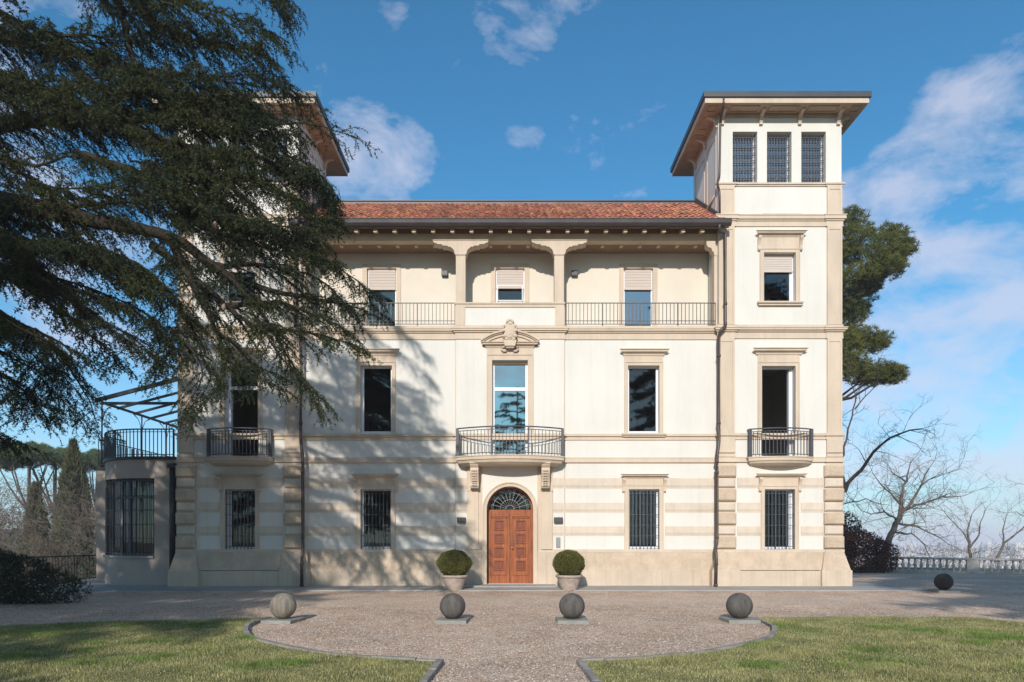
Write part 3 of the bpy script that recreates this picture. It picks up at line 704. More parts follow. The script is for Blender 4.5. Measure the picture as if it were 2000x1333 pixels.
# pilasters of the towers: panelled strips
def pilaster(xa, xb, za, zb, y, pr=.04, fr=.07):
    b = MB(); b.box(xa, xb, y-pr, y+.02, za, zb)
    for (p, q, r_, t_) in ((xa, xa+fr, za, zb), (xb-fr, xb, za, zb), (xa+fr, xb-fr, za, za+fr*1.6), (xa+fr, xb-fr, zb-fr*1.6, zb)):
        b.box(p, q, y-pr-.018, y-pr+.001, r_, t_)
    return b.build('pilaster', M['trim'], villa)
for s in (1, -1):
    for seg in (TP, TQ):
        xa, xb = sorted((s*seg[0], s*seg[1]))
        pilaster(xa, xb, Z['t2'], Z['c1'], YT); pilaster(xa, xb, Z['c4'], Z['d1'], YT); pilaster(xa, xb, Z['d3'], Z['e1'], YT)
        b = MB(); b.cbox(xa-.02, xb+.02, YT-.07, YT+.02, PZ(886), Z['t1'], .012); b.cbox(xa-.02, xb+.02, YT-.07, YT+.02, Z['s2'], PZ(887.5), .01)
        b.build('pilaster_block', M['trim'], villa)
# inner corner strips at tower edges of the centre wall
b = MB()
for s in (1, -1):
    for (za, zb) in ((Z['g0'], Z['s1']), (Z['s2'], Z['t1']), (Z['t2'], Z['c1'])):
        xa, xb = sorted((s*(BX-.012), s*(BX+.012))); b.box(xa, xb, YB-.012, YB+.06, za, zb)
b.build('corner_bead', M['trim'], villa)

# ---- windows
def grille(parent, x0, x1, z0, z1, y, nv, nh, thick=(3, 6), r=.009, double=False):
    b = MB(); wd = x1-x0
    for i in range(nv+1):
        x = x0+wd*i/nv; t = r*1.9 if i in thick else r
        b.box(x-t, x+t, y-r, y+r, z0, z1)
    for j in range(nh+1):
        z = z0+(z1-z0)*(j+.35)/(nh+.7)
        b.box(x0-.03, x1+.03, y-r*1.5, y-r*.4, z-r, z+r)
        if double: b.box(x0-.03, x1+.03, y-r*1.5, y-r*.4, z-r-.075, z+r-.075)
    return b.build('grille', M['iron'], parent)
def window(h, y, depth, fw=.055, gl='glass', transom=None, leaf=None, name='window', blind=None, mull=0, fwz=None):
    """white frame in opening h at y+depth; returns the frame part"""
    x0, x1, z0, z1 = h; yf = y+depth; b = MB(); fwz = fwz or fw
    b.box(x0, x0+fw, yf, yf+.07, z0, z1); b.box(x1-fw, x1, yf, yf+.07, z0, z1)
    b.box(x0+fw, x1-fw, yf, yf+.07, z0, z0+fwz); b.box(x0+fw, x1-fw, yf, yf+.07, z1-fw*.7, z1)
    if transom: b.box(x0+fw, x1-fw, yf-.005, yf+.07, transom-.055, transom+.055)
    for k in range(mull):
        xm = x0+(x1-x0)*(k+1)/(mull+1); b.box(xm-.035, xm+.035, yf-.003, yf+.07, z0+fwz, z1-fw*.7)
    f = b.build(name, M['white'], villa)
    if gl:
        zs = [z0+fwz, transom-.055, transom+.055, z1-fw*.7] if transom else [z0+fwz, z1-fw*.7]
        for k in range(0, len(zs), 2):
            p = MB(); p.box(x0+fw, x1-fw, yf+.03, yf+.042, zs[k], zs[k+1]); p.build('pane', M[gl], f)
    if blind:
        p = MB(); n_ = 7
        for k in range(n_):
            za = blind+.04+(z1-.01-blind-.04)*k/n_; zb_ = blind+.04+(z1-.01-blind-.04)*(k+1)/n_
            p.add([(x0+.04, yf-.05, za), (x1-.04, yf-.05, za), (x1-.04, yf-.045, zb_-.01), (x0+.04, yf-.045, zb_-.01), (x1-.04, yf-.04, zb_), (x0+.04, yf-.04, zb_)], [(0, 1, 2, 3), (3, 2, 4, 5)])
        p.box(x0+.03, x1-.03, yf-.06, yf-.03, blind, blind+.04)
        p.build('blind', M['blind'], f)
    if leaf:      # opened inwards casement seen on edge at one side, with its little bolts
        s = leaf; xe = x1-fw if s > 0 else x0+fw
        p = MB(); a, c = sorted((xe, xe-s*.06)); p.box(a, c, yf+.02, yf+.17, z0+.03, z1-.05); p.build('casement', M['white'], f)
    return f
def surround(h, y, sw, top, hood, hood_z, frieze=True, consoles=False, sill=None, bottom=None, name='surround', parent=None):
    """moulded beige frame round the opening; hood=(half width, z0, z1)"""
    x0, x1, z0, z1 = h; cx = (x0+x1)/2; zb = bottom if bottom is not None else z0
    b = MB(); pr = .035
    b.box(x0-sw, x0, y-pr, y+.01, zb, z1+sw); b.box(x1, x1+sw, y-pr, y+.01, zb, z1+sw); b.box(x0, x1, y-pr, y+.01, z1, z1+sw)
    b.box(x0-sw, x0-sw+.03, y-pr-.018, y-pr+.001, zb, z1+sw); b.box(x1+sw-.03, x1+sw, y-pr-.018, y-pr+.001, zb, z1+sw)
    b.box(x0-sw+.03, x1+sw-.03, y-pr-.018, y-pr+.001, z1+sw-.03, z1+sw)
    if frieze: b.box(x0-sw, x1+sw, y-pr+.006, y+.01, z1+sw, hood_z[0])
    o = b.build(name, M['trim'], parent or villa)
    hw = hood; (ha, hb) = hood_z; t = hb-ha; c = MB()
    prof = [(y+.01, ha), (y-.05, ha), (y-.06, ha+t*.25), (y-.10, ha+t*.45), (y-.16, ha+t*.55), (y-.17, ha+t*.85), (y-.21, ha+t*.92), (y-.21, hb), (y+.01, hb+.02)]
    # mitred ends: shrink each profile point sideways by its lack of projection
    n_ = len(prof); mx_ = .21
    L_ = [(cx-hw+(mx_-min(mx_, y-p[0]+0)), p[0], p[1]) for p in prof]; Rr = [(cx+hw-(mx_-min(mx_, y-p[0]+0)), p[0], p[1]) for p in prof]
    c.add(L_+Rr, [(i, (i+1) % n_, n_+(i+1) % n_, n_+i) for i in range(n_)]+[tuple(range(n_))[::-1], tuple(range(n_, 2*n_))])
    c.build('hood', M['trim'], o)
    if consoles:
        for s in (1, -1):
            k = MB(); xa = cx+s*((x1-x0)/2+sw+.03); zt = ha; zl = zt-.46
            prof2 = [(y, zt), (y-.15, zt), (y-.16, zt-.06), (y-.10, zt-.16), (y-.06, zt-.28), (y-.055, zt-.36), (y-.09, zt-.40), (y-.085, zt-.45), (y-.03, zt-.47), (y, zt-.46)]
            k.prism(prof2, xa-.045, xa+.045, axis='x'); k.build('console', M['trim'], o)
    if sill:
        c = MB(); sx, sa, sb = sill
        c.box(cx-sx, cx+sx, y-.14, y+.01, sb-.055, sb); c.box(cx-sx+.03, cx+sx-.03, y-.09, y+.01, sa, sb-.055)
        c.build('sill', M['trim'], o)
    return o
SW = .145
for s in (1, -1):
    f = lambda h: h if s > 0 else mir(h)
    # ground floor
    h = f(G_C); wn = window(h, YC, .16, fw=.06, fwz=.09); grille(wn, h[0]+.02, h[1]-.02, h[2]-.02, h[3]-.02, YC+.03, 8, 5)
    surround(h, YC, SW, 0, PX(1044), (PZ(934.5), PZ(927)), consoles=True, bottom=Z['g0'])
    h = f(G_T); wn = window(h, YT, .2, fw=.06, fwz=.09, gl='glassopen', leaf=1 if s > 0 else -1); grille(wn, h[0]+.02, h[1]-.02, h[2]-.02, h[3]-.02, YT+.03, 8, 5)
    surround(h, YT, SW-.02, 0, PX(1046.5), (PZ(934), PZ(927)), consoles=True, bottom=Z['g0'])
    # first floor
    h = f(F_C); wn = window(h, YC, .18, fw=.07, fwz=.11, gl='glass')
    surround(h, YC, SW-.02, 0, PX(1045), (PZ(695.5), PZ(684.5)), bottom=Z['t2'], sill=(PX(1039), Z['t2']-.10, Z['t2']+.012))
    h = f(F_T); wn = window(h, YT, .22, fw=.05, gl=None, leaf=1 if s > 0 else -1, transom=(PZ(757) if s < 0 else None)); 
    if s < 0:
        p = MB(); p.box(h[0]+.05, h[1]-.05, YT+.25, YT+.262, PZ(754), h[3]-.04); p.build('pane', M['glass'], wn)
    surround(h, YT, SW-.01, 0, PX(1050), (PZ(695.5), PZ(684.5)), bottom=Z['t2'])
    # second floor tower
    h = f(S_T); wn = window(h, YT, .18, fw=.055, blind=PZ(532), leaf=1)
    surround(h, YT, SW-.01, 0, PX(1046.5), (PZ(467), PZ(458.5)), consoles=True, sill=(PX(1040), PZ(600.5), PZ(593.5)), bottom=PZ(593.5))
    # tower top trio
    for h in TT:
        h = f(h); wn = window(h, YT, .21, fw=.05, gl='mirror', mull=0)
        b = MB()
        grille(wn, h[0]+.03, h[1]-.03, h[2]-.02, h[3]-.02, YT+.17, 8, 6, thick=(), r=.010, double=True)
# loggia doors and window
for s in (1, -1):
    h = LDoor if s > 0 else mir(LDoor)
    wn = window(h, 1.0, .08, fw=.05, gl='mirror' if s > 0 else 'glass', blind=PZ(566, LD))
    b = MB(); sw = .16
    b.box(h[0]-sw, h[0], .97, 1.005, 8.74, h[3]+sw); b.box(h[1], h[1]+sw, .97, 1.005, 8.74, h[3]+sw); b.box(h[0], h[1], .97, 1.005, h[3], h[3]+sw)
    b.build('surround', M['trim'], villa)
h = LWin; wn = window(h, 1.0, .08, fw=.05, blind=PZ(564, LD)); b = MB(); sw = .17
b.box(h[0]-sw, h[0], .97, 1.005, h[2], h[3]+sw); b.box(h[1], h[1]+sw, .97, 1.005, h[2], h[3]+sw); b.box(h[0], h[1], .97, 1.005, h[3], h[3]+sw)
b.build('surround', M['trim'], villa)
# open sash of the small loggia window, tilted outwards
b = MB(); b.box(h[0]+.06, h[1]-.06, 0, .03, 0, .03); b.box(h[0]+.06, h[1]-.06, 0, .03, .50, .53); b.box(h[0]+.06, h[0]+.09, 0, .03, .03, .5); b.box(h[1]-.09, h[1]-.06, 0, .03, .03, .5)
o = b.build('tilted_sash', M['white'], wn); o.location = (0, .93, h[2]+.02); o.rotation_euler = (R(7), 0, 0)

# ---- first floor central window with pediment
h = F_M; tz = PZ(758.5)
wn = window(h, YB, .2, fw=.075, fwz=.05, gl='mirror', transom=tz, name='french_window')
b = MB(); b.box(h[0]-.01, h[1]+.01, YB+.14, YB+.19, h[3]-.09, h[3]); b.build('shutter_box', M['trim'], wn)
o = surround(h, YB, .185, 0, PX(1052), (PZ(681), PZ(672)), bottom=Z['t2'])
b = MB()        # segmental pediment: curved raking moulding, broken at the crown
RAD = 1.62; pz0 = PZ(672); hw = .93; cz = pz0-(RAD-.40)
for sgn in (1, -1):
    for k, (ri, ro, pr) in enumerate(((RAD-.17, RAD-.09, .10), (RAD-.09, RAD-.05, .15), (RAD-.05, RAD, .20))):
        a0 = math.acos(min(1, .98/RAD)) ; a1 = math.radians(83)
        n_ = 12; vs_ = []
        for i in range(n_+1):
            a = a0+(a1-a0)*i/n_
            for rr_ in (ri, ro):
                for yy in (YB-pr, YB+.01): vs_.append((sgn*rr_*math.cos(a), yy, cz+rr_*math.sin(a)))
        fs_ = []
        for i in range(n_):
            q = i*4; fs_ += [(q, q+4, q+6, q+2), (q+1, q+3, q+7, q+5), (q+2, q+6, q+7, q+3), (q, q+1, q+5, q+4)]
        fs_ += [(0, 2, 3, 1), (n_*4, n_*4+1, n_*4+3, n_*4+2)]
        b.add(vs_, fs_)
b.build('pediment', M['trim'], o)
b = MB()       # tympanum
ap = [(-.93, pz0)]+[((RAD-.16)*math.cos(a), cz+(RAD-.16)*math.sin(a)) for a in np.linspace(math.pi-math.acos(.93/(RAD-.16)), math.acos(.93/(RAD-.16)), 14)]+[(.93, pz0)]
b.prism(ap[::-1], YB-.05, YB+.01, axis='y'); b.build('tympanum', M['trim'], o)
# cartouche: crowned shield with scrolls
b = MB(); cx0 = 0.0; zc0 = PZ(652)
def disc(b, cx, cz_, rx, rz, y0, y1, n=20, squ=1.0, m=0, point=0):
    pts_ = []
    for i in range(n):
        a = 2*math.pi*i/n; x_ = math.copysign(abs(math.cos(a))**squ, math.cos(a))*rx; z_ = math.copysign(abs(math.sin(a))**squ, math.sin(a))*rz
        if point and z_ < 0: x_ *= 1-(z_/-rz)**2*.25*point
        pts_.append((cx+x_, cz_+z_))
    b.prism(pts_[::-1], y0, y1, axis='y', m=m, smooth=False)
disc(b, 0, zc0, .20, .31, YB-.22, YB-.05, squ=.7, point=1)
disc(b, 0, zc0, .165, .27, YB-.25, YB-.21, squ=.75, point=1)
disc(b, 0, zc0-.01, .125, .215, YB-.275, YB-.24, squ=.8, point=1)
disc(b, 0, zc0-.03, .06, .11, YB-.29, YB-.27, squ=.8, point=1)
for sgn in (1, -1):
    for (dx, dz, rr_) in ((.19, .17, .045), (.21, .02, .05), (.18, -.16, .055), (.13, -.27, .05), (.10, .30, .04), (.22, .10, .03)):
        disc(b, sgn*dx, zc0+dz, rr_, rr_, YB-.27, YB-.12, n=12)
        disc(b, sgn*dx, zc0+dz, rr_*.5, rr_*.5, YB-.29, YB-.26, n=10)
for k in range(5): disc(b, -.10+.05*k, zc0+.34+(.02 if k in (1, 3) else .0 if k != 2 else .035), .022, .04, YB-.25, YB-.15, n=8)
b.box(-.05, .05, YB-.29, YB-.24, zc0+.215, zc0+.235)
b.build('cartouche', M['trim'], o)
b = MB(); b.prism([(-.17, PZ(681)), (.17, PZ(681)), (.22, PZ(670)), (-.22, PZ(670))], YB-.27, YB-.02, axis='y')
b.prism([(-.11, PZ(684)), (.11, PZ(684)), (.17, PZ(681)), (-.17, PZ(681))], YB-.22, YB-.02, axis='y')
for sgn in (1, -1):
    b.tube([(sgn*.17, YB-.08, PZ(680)), (sgn*.27, YB-.08, PZ(681)), (sgn*.27, YB-.09, PZ(685.5)), (sgn*.20, YB-.09, PZ(689)), (sgn*.12, YB-.08, PZ(688)), (sgn*.13, YB-.07, PZ(690.5))], [.03, .035, .04, .04, .03, .02], 8)
b.build('scroll_keystone', M['trim'], o)
b = MB(); b.box(h[0]-.185, h[1]+.185, YB-.055, YB-.03, PZ(694), PZ(692.5)); b.build('fillet', M['trim'], o)

# ---- portal
AC = PZ(996); AR_IN = .775; AR_OUT = .915
po = MB()
def ring(b, r0, r1, y0, y1, n=24, cz_=AC, a0=0, a1=math.pi, m=0):
    vs_ = []
    for i in range(n+1):
        a = a0+(a1-a0)*i/n
        for rr_ in (r0, r1):
            for yy in (y0, y1): vs_.append((rr_*math.cos(a), yy, cz_+rr_*math.sin(a)))
    fs_ = []
    for i in range(n):
        q = i*4; fs_ += [(q, q+4, q+6, q+2), (q+1, q+3, q+7, q+5), (q+2, q+6, q+7, q+3), (q, q+1, q+5, q+4)]
    fs_ += [(0, 2, 3, 1), (n*4, n*4+1, n*4+3, n*4+2)]
    b.add(vs_, fs_, m)
ring(po, AR_IN, AR_OUT-.04, YB-.13, YB+.2); ring(po, AR_OUT-.04, AR_OUT, YB-.16, YB-.02)
for s in (1, -1):
    xa, xb = sorted((s*AR_IN, s*(AR_OUT-.04))); po.box(xa, xb, YB-.13, YB+.2, .03, AC)
    xa, xb = sorted((s*(AR_OUT-.04), s*AR_OUT)); po.box(xa, xb, YB-.16, YB-.02, .03, AC)
archi = po.build('door_surround', M['trim'], villa)
# spandrel panel filling the rectangle above the arch
sp_ = MB(); hw_ = .92; top_ = PZ(911); n_ = 24
vs_ = []; 
for i in range(n_+1):
    a = math.pi*i/n_; x_, z_ = AR_IN*math.cos(a), AC+AR_IN*math.sin(a)
    vs_ += [(x_, YB-.07, z_), (max(-hw_, min(hw_, x_*1.19)), YB-.07, top_)]
sp_.add(vs_, [(2*i, 2*i+1, 2*i+3, 2*i+2) for i in range(n_)]); 
sp_.add([(AR_IN, YB-.07, AC), (hw_, YB-.07, AC), (hw_, YB-.07, top_)], [(0, 1, 2)]); sp_.add([(-AR_IN, YB-.07, AC), (-hw_, YB-.07, AC), (-hw_, YB-.07, top_)], [(0, 2, 1)])
sp_.box(-hw_, hw_, YB-.07, YB, top_, top_+.001); 
sp_.build('spandrel', M['stucco'], archi)
for s in (1, -1):
    b = MB(); xa, xb = sorted((s*PX(1079.5), s*AR_OUT)); b.box(xa, xb, YB-.055, YB, Z['g0'], PZ(912))
    xa, xb = sorted((s*PX(1078), s*PX(1057))); b.box(xa, xb, YB-.10, YB-.05, Z['g0'], PZ(960)); b.box(xa-.02, xb+.02, YB-.12, YB-.05, PZ(960), PZ(957.5))
    b.box(xa+.01, xb-.01, YB-.085, YB-.05, PZ(957.5), PZ(912))
    b.build('portal_pilaster', M['trim'], villa)
    # carved console
    k = MB(); zt = PZ(910); xm = s*PX(1064); y = YB-.085; 
    prof2 = [(y, zt), (y-.50, zt), (y-.50, zt-.05), (y-.42, zt-.13), (y-.45, zt-.20), (y-.41, zt-.32), (y-.33, zt-.46), (y-.28, zt-.60), (y-.30, zt-.70), (y-.24, zt-.78), (y, zt-.78)]
    k.prism(prof2, xm-.135, xm+.135, axis='x'); k.box(xm-.15, xm+.15, y-.55, y, zt-.001, zt+.05)
    k.box(xm-.15, xm+.15, y-.10, y, zt-.81, zt-.78)
    for i, (yy, zz_) in enumerate(((-.455, -.22), (-.43, -.30), (-.39, -.38), (-.345, -.46), (-.345, -.54), (-.315, -.62), (-.32, -.69))):
        for sx in (-.06, 0, .06):
            rr_ = .028 if (i+int(sx*50)) % 2 else .036
            k.lathe([(0.001, .03), (rr_*.7, .022), (rr_, 0), (rr_*.7, -.022), (.001, -.03)], xm+sx, y+yy, 8, z0=zt+zz_)
    k.build('carved_console', M['trim'], villa)
# door frame, fanlight, leaves
YD = YB+.26
df = MB(); fr = .045
DW = AR_IN
for s in (1, -1):
    xa, xb = sorted((s*DW, s*(DW-fr))); df.box(xa, xb, YD-.05, YD+.06, .086, AC)
ring(df, DW-.06, DW, YD-.05, YD+.06)
df.box(-DW+fr, DW-fr, YD-.04, YD+.06, AC-.155, AC+.01)
door = df.build('door', M['wood'], villa, label='varnished wooden double door with eight square panels')
zt = AC-.157; lwid = DW-fr-.004
for s in (1, -1):
    b = MB(); xa, xb = sorted((s*.009, s*lwid)); zb_ = .09
    b.box(xa, xb, YD, YD+.05, zb_, zt)
    # stiles and rails proud of the field
    pw = .17 if True else 0
    cxm = (xa+xb)/2; ph = .34; gap = .115; z_top = zt-.19
    fr_x = [(xa, xa+.06), (xb-.06, xb)]
    for a, c in fr_x: b.box(a, c, YD-.035, YD+.001, zb_, zt)
    b.box(xa+.06, xb-.06, YD-.035, YD+.001, zt-.07, zt); b.box(xa+.06, xb-.06, YD-.035, YD+.001, zb_, zb_+.24)
    for a, c in ((cxm-pw-.10, cxm-pw-.07), (cxm+pw+.07, cxm+pw+.10)): b.box(a, c, YD-.022, YD+.001, zb_+.30, zt-.10)
    b.box(cxm-pw-.10, cxm+pw+.10, YD-.022, YD+.001, zt-.13, zt-.10); b.box(cxm-pw-.10, cxm+pw+.10, YD-.022, YD+.001, zb_+.27, zb_+.30)
    lf_ = b.build('door_leaf', M['wood'], door)
    for k in range(4):
        zb2 = z_top-ph*(k+1)-gap*k
        p = MB(); p.box(cxm-pw, cxm+pw, YD-.03, YD+.001, zb2, zb2+.035); p.box(cxm-pw, cxm+pw, YD-.03, YD+.001, zb2+ph-.035, zb2+ph)
        p.box(cxm-pw, cxm-pw+.035, YD-.03, YD+.001, zb2+.035, zb2+ph-.035); p.box(cxm+pw-.035, cxm+pw, YD-.03, YD+.001, zb2+.035, zb2+ph-.035)
        p.cbox(cxm-pw+.055, cxm+pw-.055, YD-.013, YD+.001, zb2+.055, zb2+ph-.055, .012)
        o = p.build('door_panel', M['woodpanel'], door)
b = MB(); b.box(-.038, -.012, YD-.03, YD-.019, .09, zt); b.build('cover_strip', M['woodpanel'], door)
b = MB(); b.box(-.009, .009, YD+.03, YD+.04, .09, zt); b.build('dark_gap_strip', M['intdark'], door)  # dark strip behind the leaf gap, standing in for its shade
b = MB(); b.lathe([(0.001, -.032), (.02, -.028), (.032, 0), (.02, .028), (.001, .032)], .07, YD-.075, 14, z0=PZ(1071)); b.box(.062, .078, YD-.07, YD-.01, PZ(1071)-.008, PZ(1071)+.008); b.build('knob', M['brass'], door)
b = MB()
cz2 = AC+.02; fg = [((DW-.065)*math.cos(a), AC+.01+(DW-.065)*math.sin(a)) for a in np.linspace(0, math.pi, 24)]
b.prism(fg[::-1], YD+.01, YD+.02, axis='y'); b.build('fanlight_pane', M['glassopen'], door)
b = MB(); b.prism(fg[::-1], YD+.3, YD+.31, axis='y'); b.build('fanlight_backing', M['intdark'], door)
b = MB()
for i in range(1, 12):
    a = math.pi*i/12; c_, s_ = math.cos(a), math.sin(a)
    b.tube([(.12*c_, YD-.01, cz2+.12*s_), ((DW-.07)*c_, YD-.01, cz2+(DW-.07)*s_)], .008, 5)
for rr_ in (.14, .33, .58):
    b.tube([(rr_*math.cos(a), YD-.015, cz2+rr_*math.sin(a)) for a in np.linspace(0, math.pi, 22)], .008, 5)
for i in range(12):     # small scallops at the rim
    a0 = math.pi*i/12; a1 = math.pi*(i+1)/12
    b.tube([((.58+.07*math.sin(math.pi*t))*math.cos(a0+(a1-a0)*t), YD-.012, cz2+(.58+.07*math.sin(math.pi*t))*math.sin(a0+(a1-a0)*t)) for t in np.linspace(0, 1, 6)], .005, 4)
b.build('fanlight_bars', M['lead'], door)

# ---- balconies
def bow(hw, pe, pc, n=20):
    """plan of a bowed slab: straight ends projecting pe, arc to pc at the middle"""
    pts_ = []
    for i in range(n+1):
        x = -hw+2*hw*i/n; t = x/hw; pts_.append((x, -(pe+(pc-pe)*(1-t*t))))
    return pts_
def balcony(cx, y, hw, pe, pc, zt, zb, rail_top, nbars, posts, name='balcony'):
    b = MB(); layers = [(zt, .0), (zt-.03, .0), (zt-.035, -.02), (zt-.13, -.025), (zt-.15, -.06), (zt-(zt-zb)*.75, -.09), (zb, -.2)]
    rings = []
    for (z_, off) in layers:
        pl = bow(hw+off, pe+off, pc+off*1.0); pl = [(hw_*0+x, yy) for x, yy in pl]
        pl = [(-hw-off, .02)]+pl+[(hw+off, .02)]
        rings.append([(cx+x, y+yy, z_) for x, yy in pl])
    n_ = len(rings[0]); k = len(b.v)
    for rg in rings: b.v += rg
    for i in range(len(rings)-1):
        for j in range(n_-1): b.f.append((k+i*n_+j, k+(i+1)*n_+j, k+(i+1)*n_+j+1, k+i*n_+j+1)); b.mi.append(0); b.sm.append(False)
    b.f.append(tuple(k+j for j in range(n_))); b.mi.append(0); b.sm.append(False)
    e = k+(len(rings)-1)*n_; b.f.append(tuple(e+j for j in range(n_))[::-1]); b.mi.append(0); b.sm.append(False)
    sl = b.build(name, M['trim'], villa)
    ins = .05; hr = hw-ins
    def pt(t):   # t in [0,1] along the bowed front
        x = -hr+2*hr*t; u = x/hr; return cx+x, y-(pe-ins+(pc-pe)*(1-u*u))
    b = MB(); line = [pt(i/24) for i in range(25)]
    for (z_, rr_) in ((rail_top, .022), (rail_top-.09, .012), (zt+.07, .014)):
        b.tube([(cx-hr, y-.02, z_)]+[(x, yy, z_) for x, yy in line]+[(cx+hr, y-.02, z_)], rr_, 6)
    for t in posts:
        x, yy = pt(t); b.box(x-.028, x+.028, yy-.028, yy+.028, zt, rail_top+.01)
    for s in (1, -1):
        for q in (.2, .4, .6, .8):
            yy = y-.03-(pe-.08)*q; b.tube([(cx+s*hr, yy, zt+.07), (cx+s*hr, yy, rail_top)], .011, 5)
    b.build('railing', M['iron'], sl)
    me_ = MB().box(-.011, .011, -.011, .011, 0, rail_top-.09-zt-.07).mesh('baluster', M['iron'])
    for i in range(1, nbars):
        x, yy = pt(i/nbars)
        if any(abs(i/nbars-t) < .3/nbars for t in posts): continue
        link('baluster', me_, sl, (x, yy, zt+.07))
    return sl
balcony(0, YB, PX(1103, 20.95), .46, .98, 4.30, 4.0, 5.21, 30, [0, .01, .33, .67, .99, 1], name='central_balcony')
for s in (1, -1):
    balcony(s*(F_T[0]+F_T[1])/2, YT, 1.09, .24, .52, 4.30, 4.02, 5.22, 18, [0, .02, .98, 1], name='balcony')

# ---- loggia: parapet, columns, brackets, beam, railings
b = MB(); b.box(-BX+.02, BX-.02, YB, .18, Z['c4'], PZ(598)); b.build('parapet', M['stucco'], villa)
b = MB(); b.box(-BX-.02, BX+.02, YB-.06, .22, PZ(596), PZ(593)); b.box(-BX, BX, YB-.03, .2, PZ(602), PZ(596)+.0)
for s in (1, -1):
    xa, xb = sorted((s*PX(1083.5), s*(BX+.01))); b.box(xa, xb, YB-.035, .20, Z['c4'], PZ(602))
b.build('parapet_cap', M['trim'], villa)
for s in (1, -1):
    xa, xb = sorted((s*PX(1082.5), s*PX(1101.5))); b = MB()
    b.cbox(xa, xb, YB+.0, .28, PZ(593), PZ(480), .012); b.box(xa-.02, xb+.02, YB-.015, .29, PZ(486), PZ(480))
    col_ = b.build('column', M['trim'], villa)
    cx = (xa+xb)/2
    prof = [(.0, 471.6), (.93, 471.6), (.93, 473.5), (.89, 476.5), (.83, 476.8), (.79, 479), (.63, 479.5), (.61, 482), (.44, 482.4), (.41, 484.6), (.34, 484.4), (.30, 487), (.25, 489), (.22, 492), (.20, 497), (.17, 500), (.0, 500)]
    pp = [(cx+x, PZ(p)) for x, p in prof[1:]]+[(cx-x, PZ(p)) for x, p in prof[1:]][::-1]
    b = MB(); b.prism(pp, YB-.03, .26, axis='y'); b.box(cx-.93, cx+.93, YB-.05, .28, PZ(472.6), PZ(471.3))
    b.build('bracket', M['trim'], col_)
    # half bracket at the tower and its pilaster
    b = MB(); xe = TW0; pp = [(s*(xe-x), PZ(p)) for x, p in [(0, 471.6), (.36, 471.6), (.36, 478), (.32, 483), (.2, 485), (.17, 491), (.12, 493), (.1, 500), (0, 500)]]
    b.prism(pp if s < 0 else pp[::-1], -.02, .26, axis='y'); xa, xb = sorted((s*xe, s*(xe-.10))); b.box(xa, xb, .0, .24, Z['c4'], PZ(500))
    b.build('wall_bracket', M['trim'], villa)
BT = PZ(471.3)
b = MB(); b.box(-TW0+.003, TW0-.003, -.02, .26, BT, BT+.24); b.build('loggia_beam', M['rafter'], villa)
# frieze board above the beam in the shade of the eaves
EY, EZ = -.56, PZ(441, DIST-.56)           # outer lower edge of the eaves
# slope
SY0, SZ0 = -.50, PZ(429.5, DIST-.56); SY1, SZ1 = 2.4, PZ(401, DIST+2.4)
RT = TW0+.0
slope = math.atan2(SZ1-SZ0, SY1-SY0); SL = math.hypot(SZ1-SZ0, SY1-SY0)
b = MB(); xe = TW0+.28
b.add([(-xe, SY0, SZ0-.05), (xe, SY0, SZ0-.05), (TW0-.02, YT-.02, SZ0-.05+(YT-.02-SY0)*math.tan(slope)), (-TW0+.02, YT-.02, SZ0-.05+(YT-.02-SY0)*math.tan(slope))], [(0, 1, 2, 3)])
zq = lambda y_: SZ0-.05+(y_-SY0)*math.tan(slope)
b.add([(-TW0+.0, YT-.02, zq(YT-.02)), (TW0, YT-.02, zq(YT-.02)), (TW0, SY1, zq(SY1)), (-TW0, SY1, zq(SY1))], [(0, 1, 2, 3)])
b.build('roof_deck', M['tileunder'], villa)
roof = MB()
# eaves boarding: flat soffit board out at the gutter, then boards following the rafters
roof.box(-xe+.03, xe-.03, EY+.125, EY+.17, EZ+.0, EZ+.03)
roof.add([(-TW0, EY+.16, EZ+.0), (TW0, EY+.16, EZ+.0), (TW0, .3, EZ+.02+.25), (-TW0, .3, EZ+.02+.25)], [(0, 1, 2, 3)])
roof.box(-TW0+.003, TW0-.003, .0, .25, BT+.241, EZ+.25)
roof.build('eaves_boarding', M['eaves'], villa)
raf = MB()
raf.add([(-.06, EY+.20, EZ-.12), (.06, EY+.20, EZ-.12), (.06, EY+.20, EZ-.02), (-.06, EY+.20, EZ-.02), (-.06, -.015, EZ-.02), (.06, -.015, EZ-.02), (.06, -.015, EZ+.10), (-.06, -.015, EZ+.10)],
        [(0, 1, 2, 3), (1, 5, 6, 2), (4, 0, 3, 7), (5, 4, 7, 6), (0, 4, 5, 1), (3, 2, 6, 7)])
rme = raf.mesh('rafter', M['rafter'])
raf2 = MB(); raf2.box(-.055, .055, .262, .46, BT-.03, LZ-.001); rme2 = raf2.mesh('ceiling_joist', M['rafter'])
nr = 24; sp = 37.0/58.14
for i in range(-11, 12):
    x = i*sp
    if abs(x) < TW0-.12: link('rafter', rme, villa, (x, 0, 0)); link('ceiling_joist', rme2, villa, (x-.02, 0, 0))
# gutter
b = MB(); gy = EY; gz = EZ
prof = [(gy+.02, gz+.22), (gy-.075, gz+.215), (gy-.085, gz+.19), (gy-.07, gz+.175), (gy-.085, gz+.13), (gy-.07, gz+.07), (gy-.02, gz+.02), (gy+.05, gz-.0), (gy+.12, gz+.03), (gy+.10, gz+.10)]
b.prism(prof[::-1], -xe, xe, axis='x'); b.build('gutter', M['gutter'], villa)
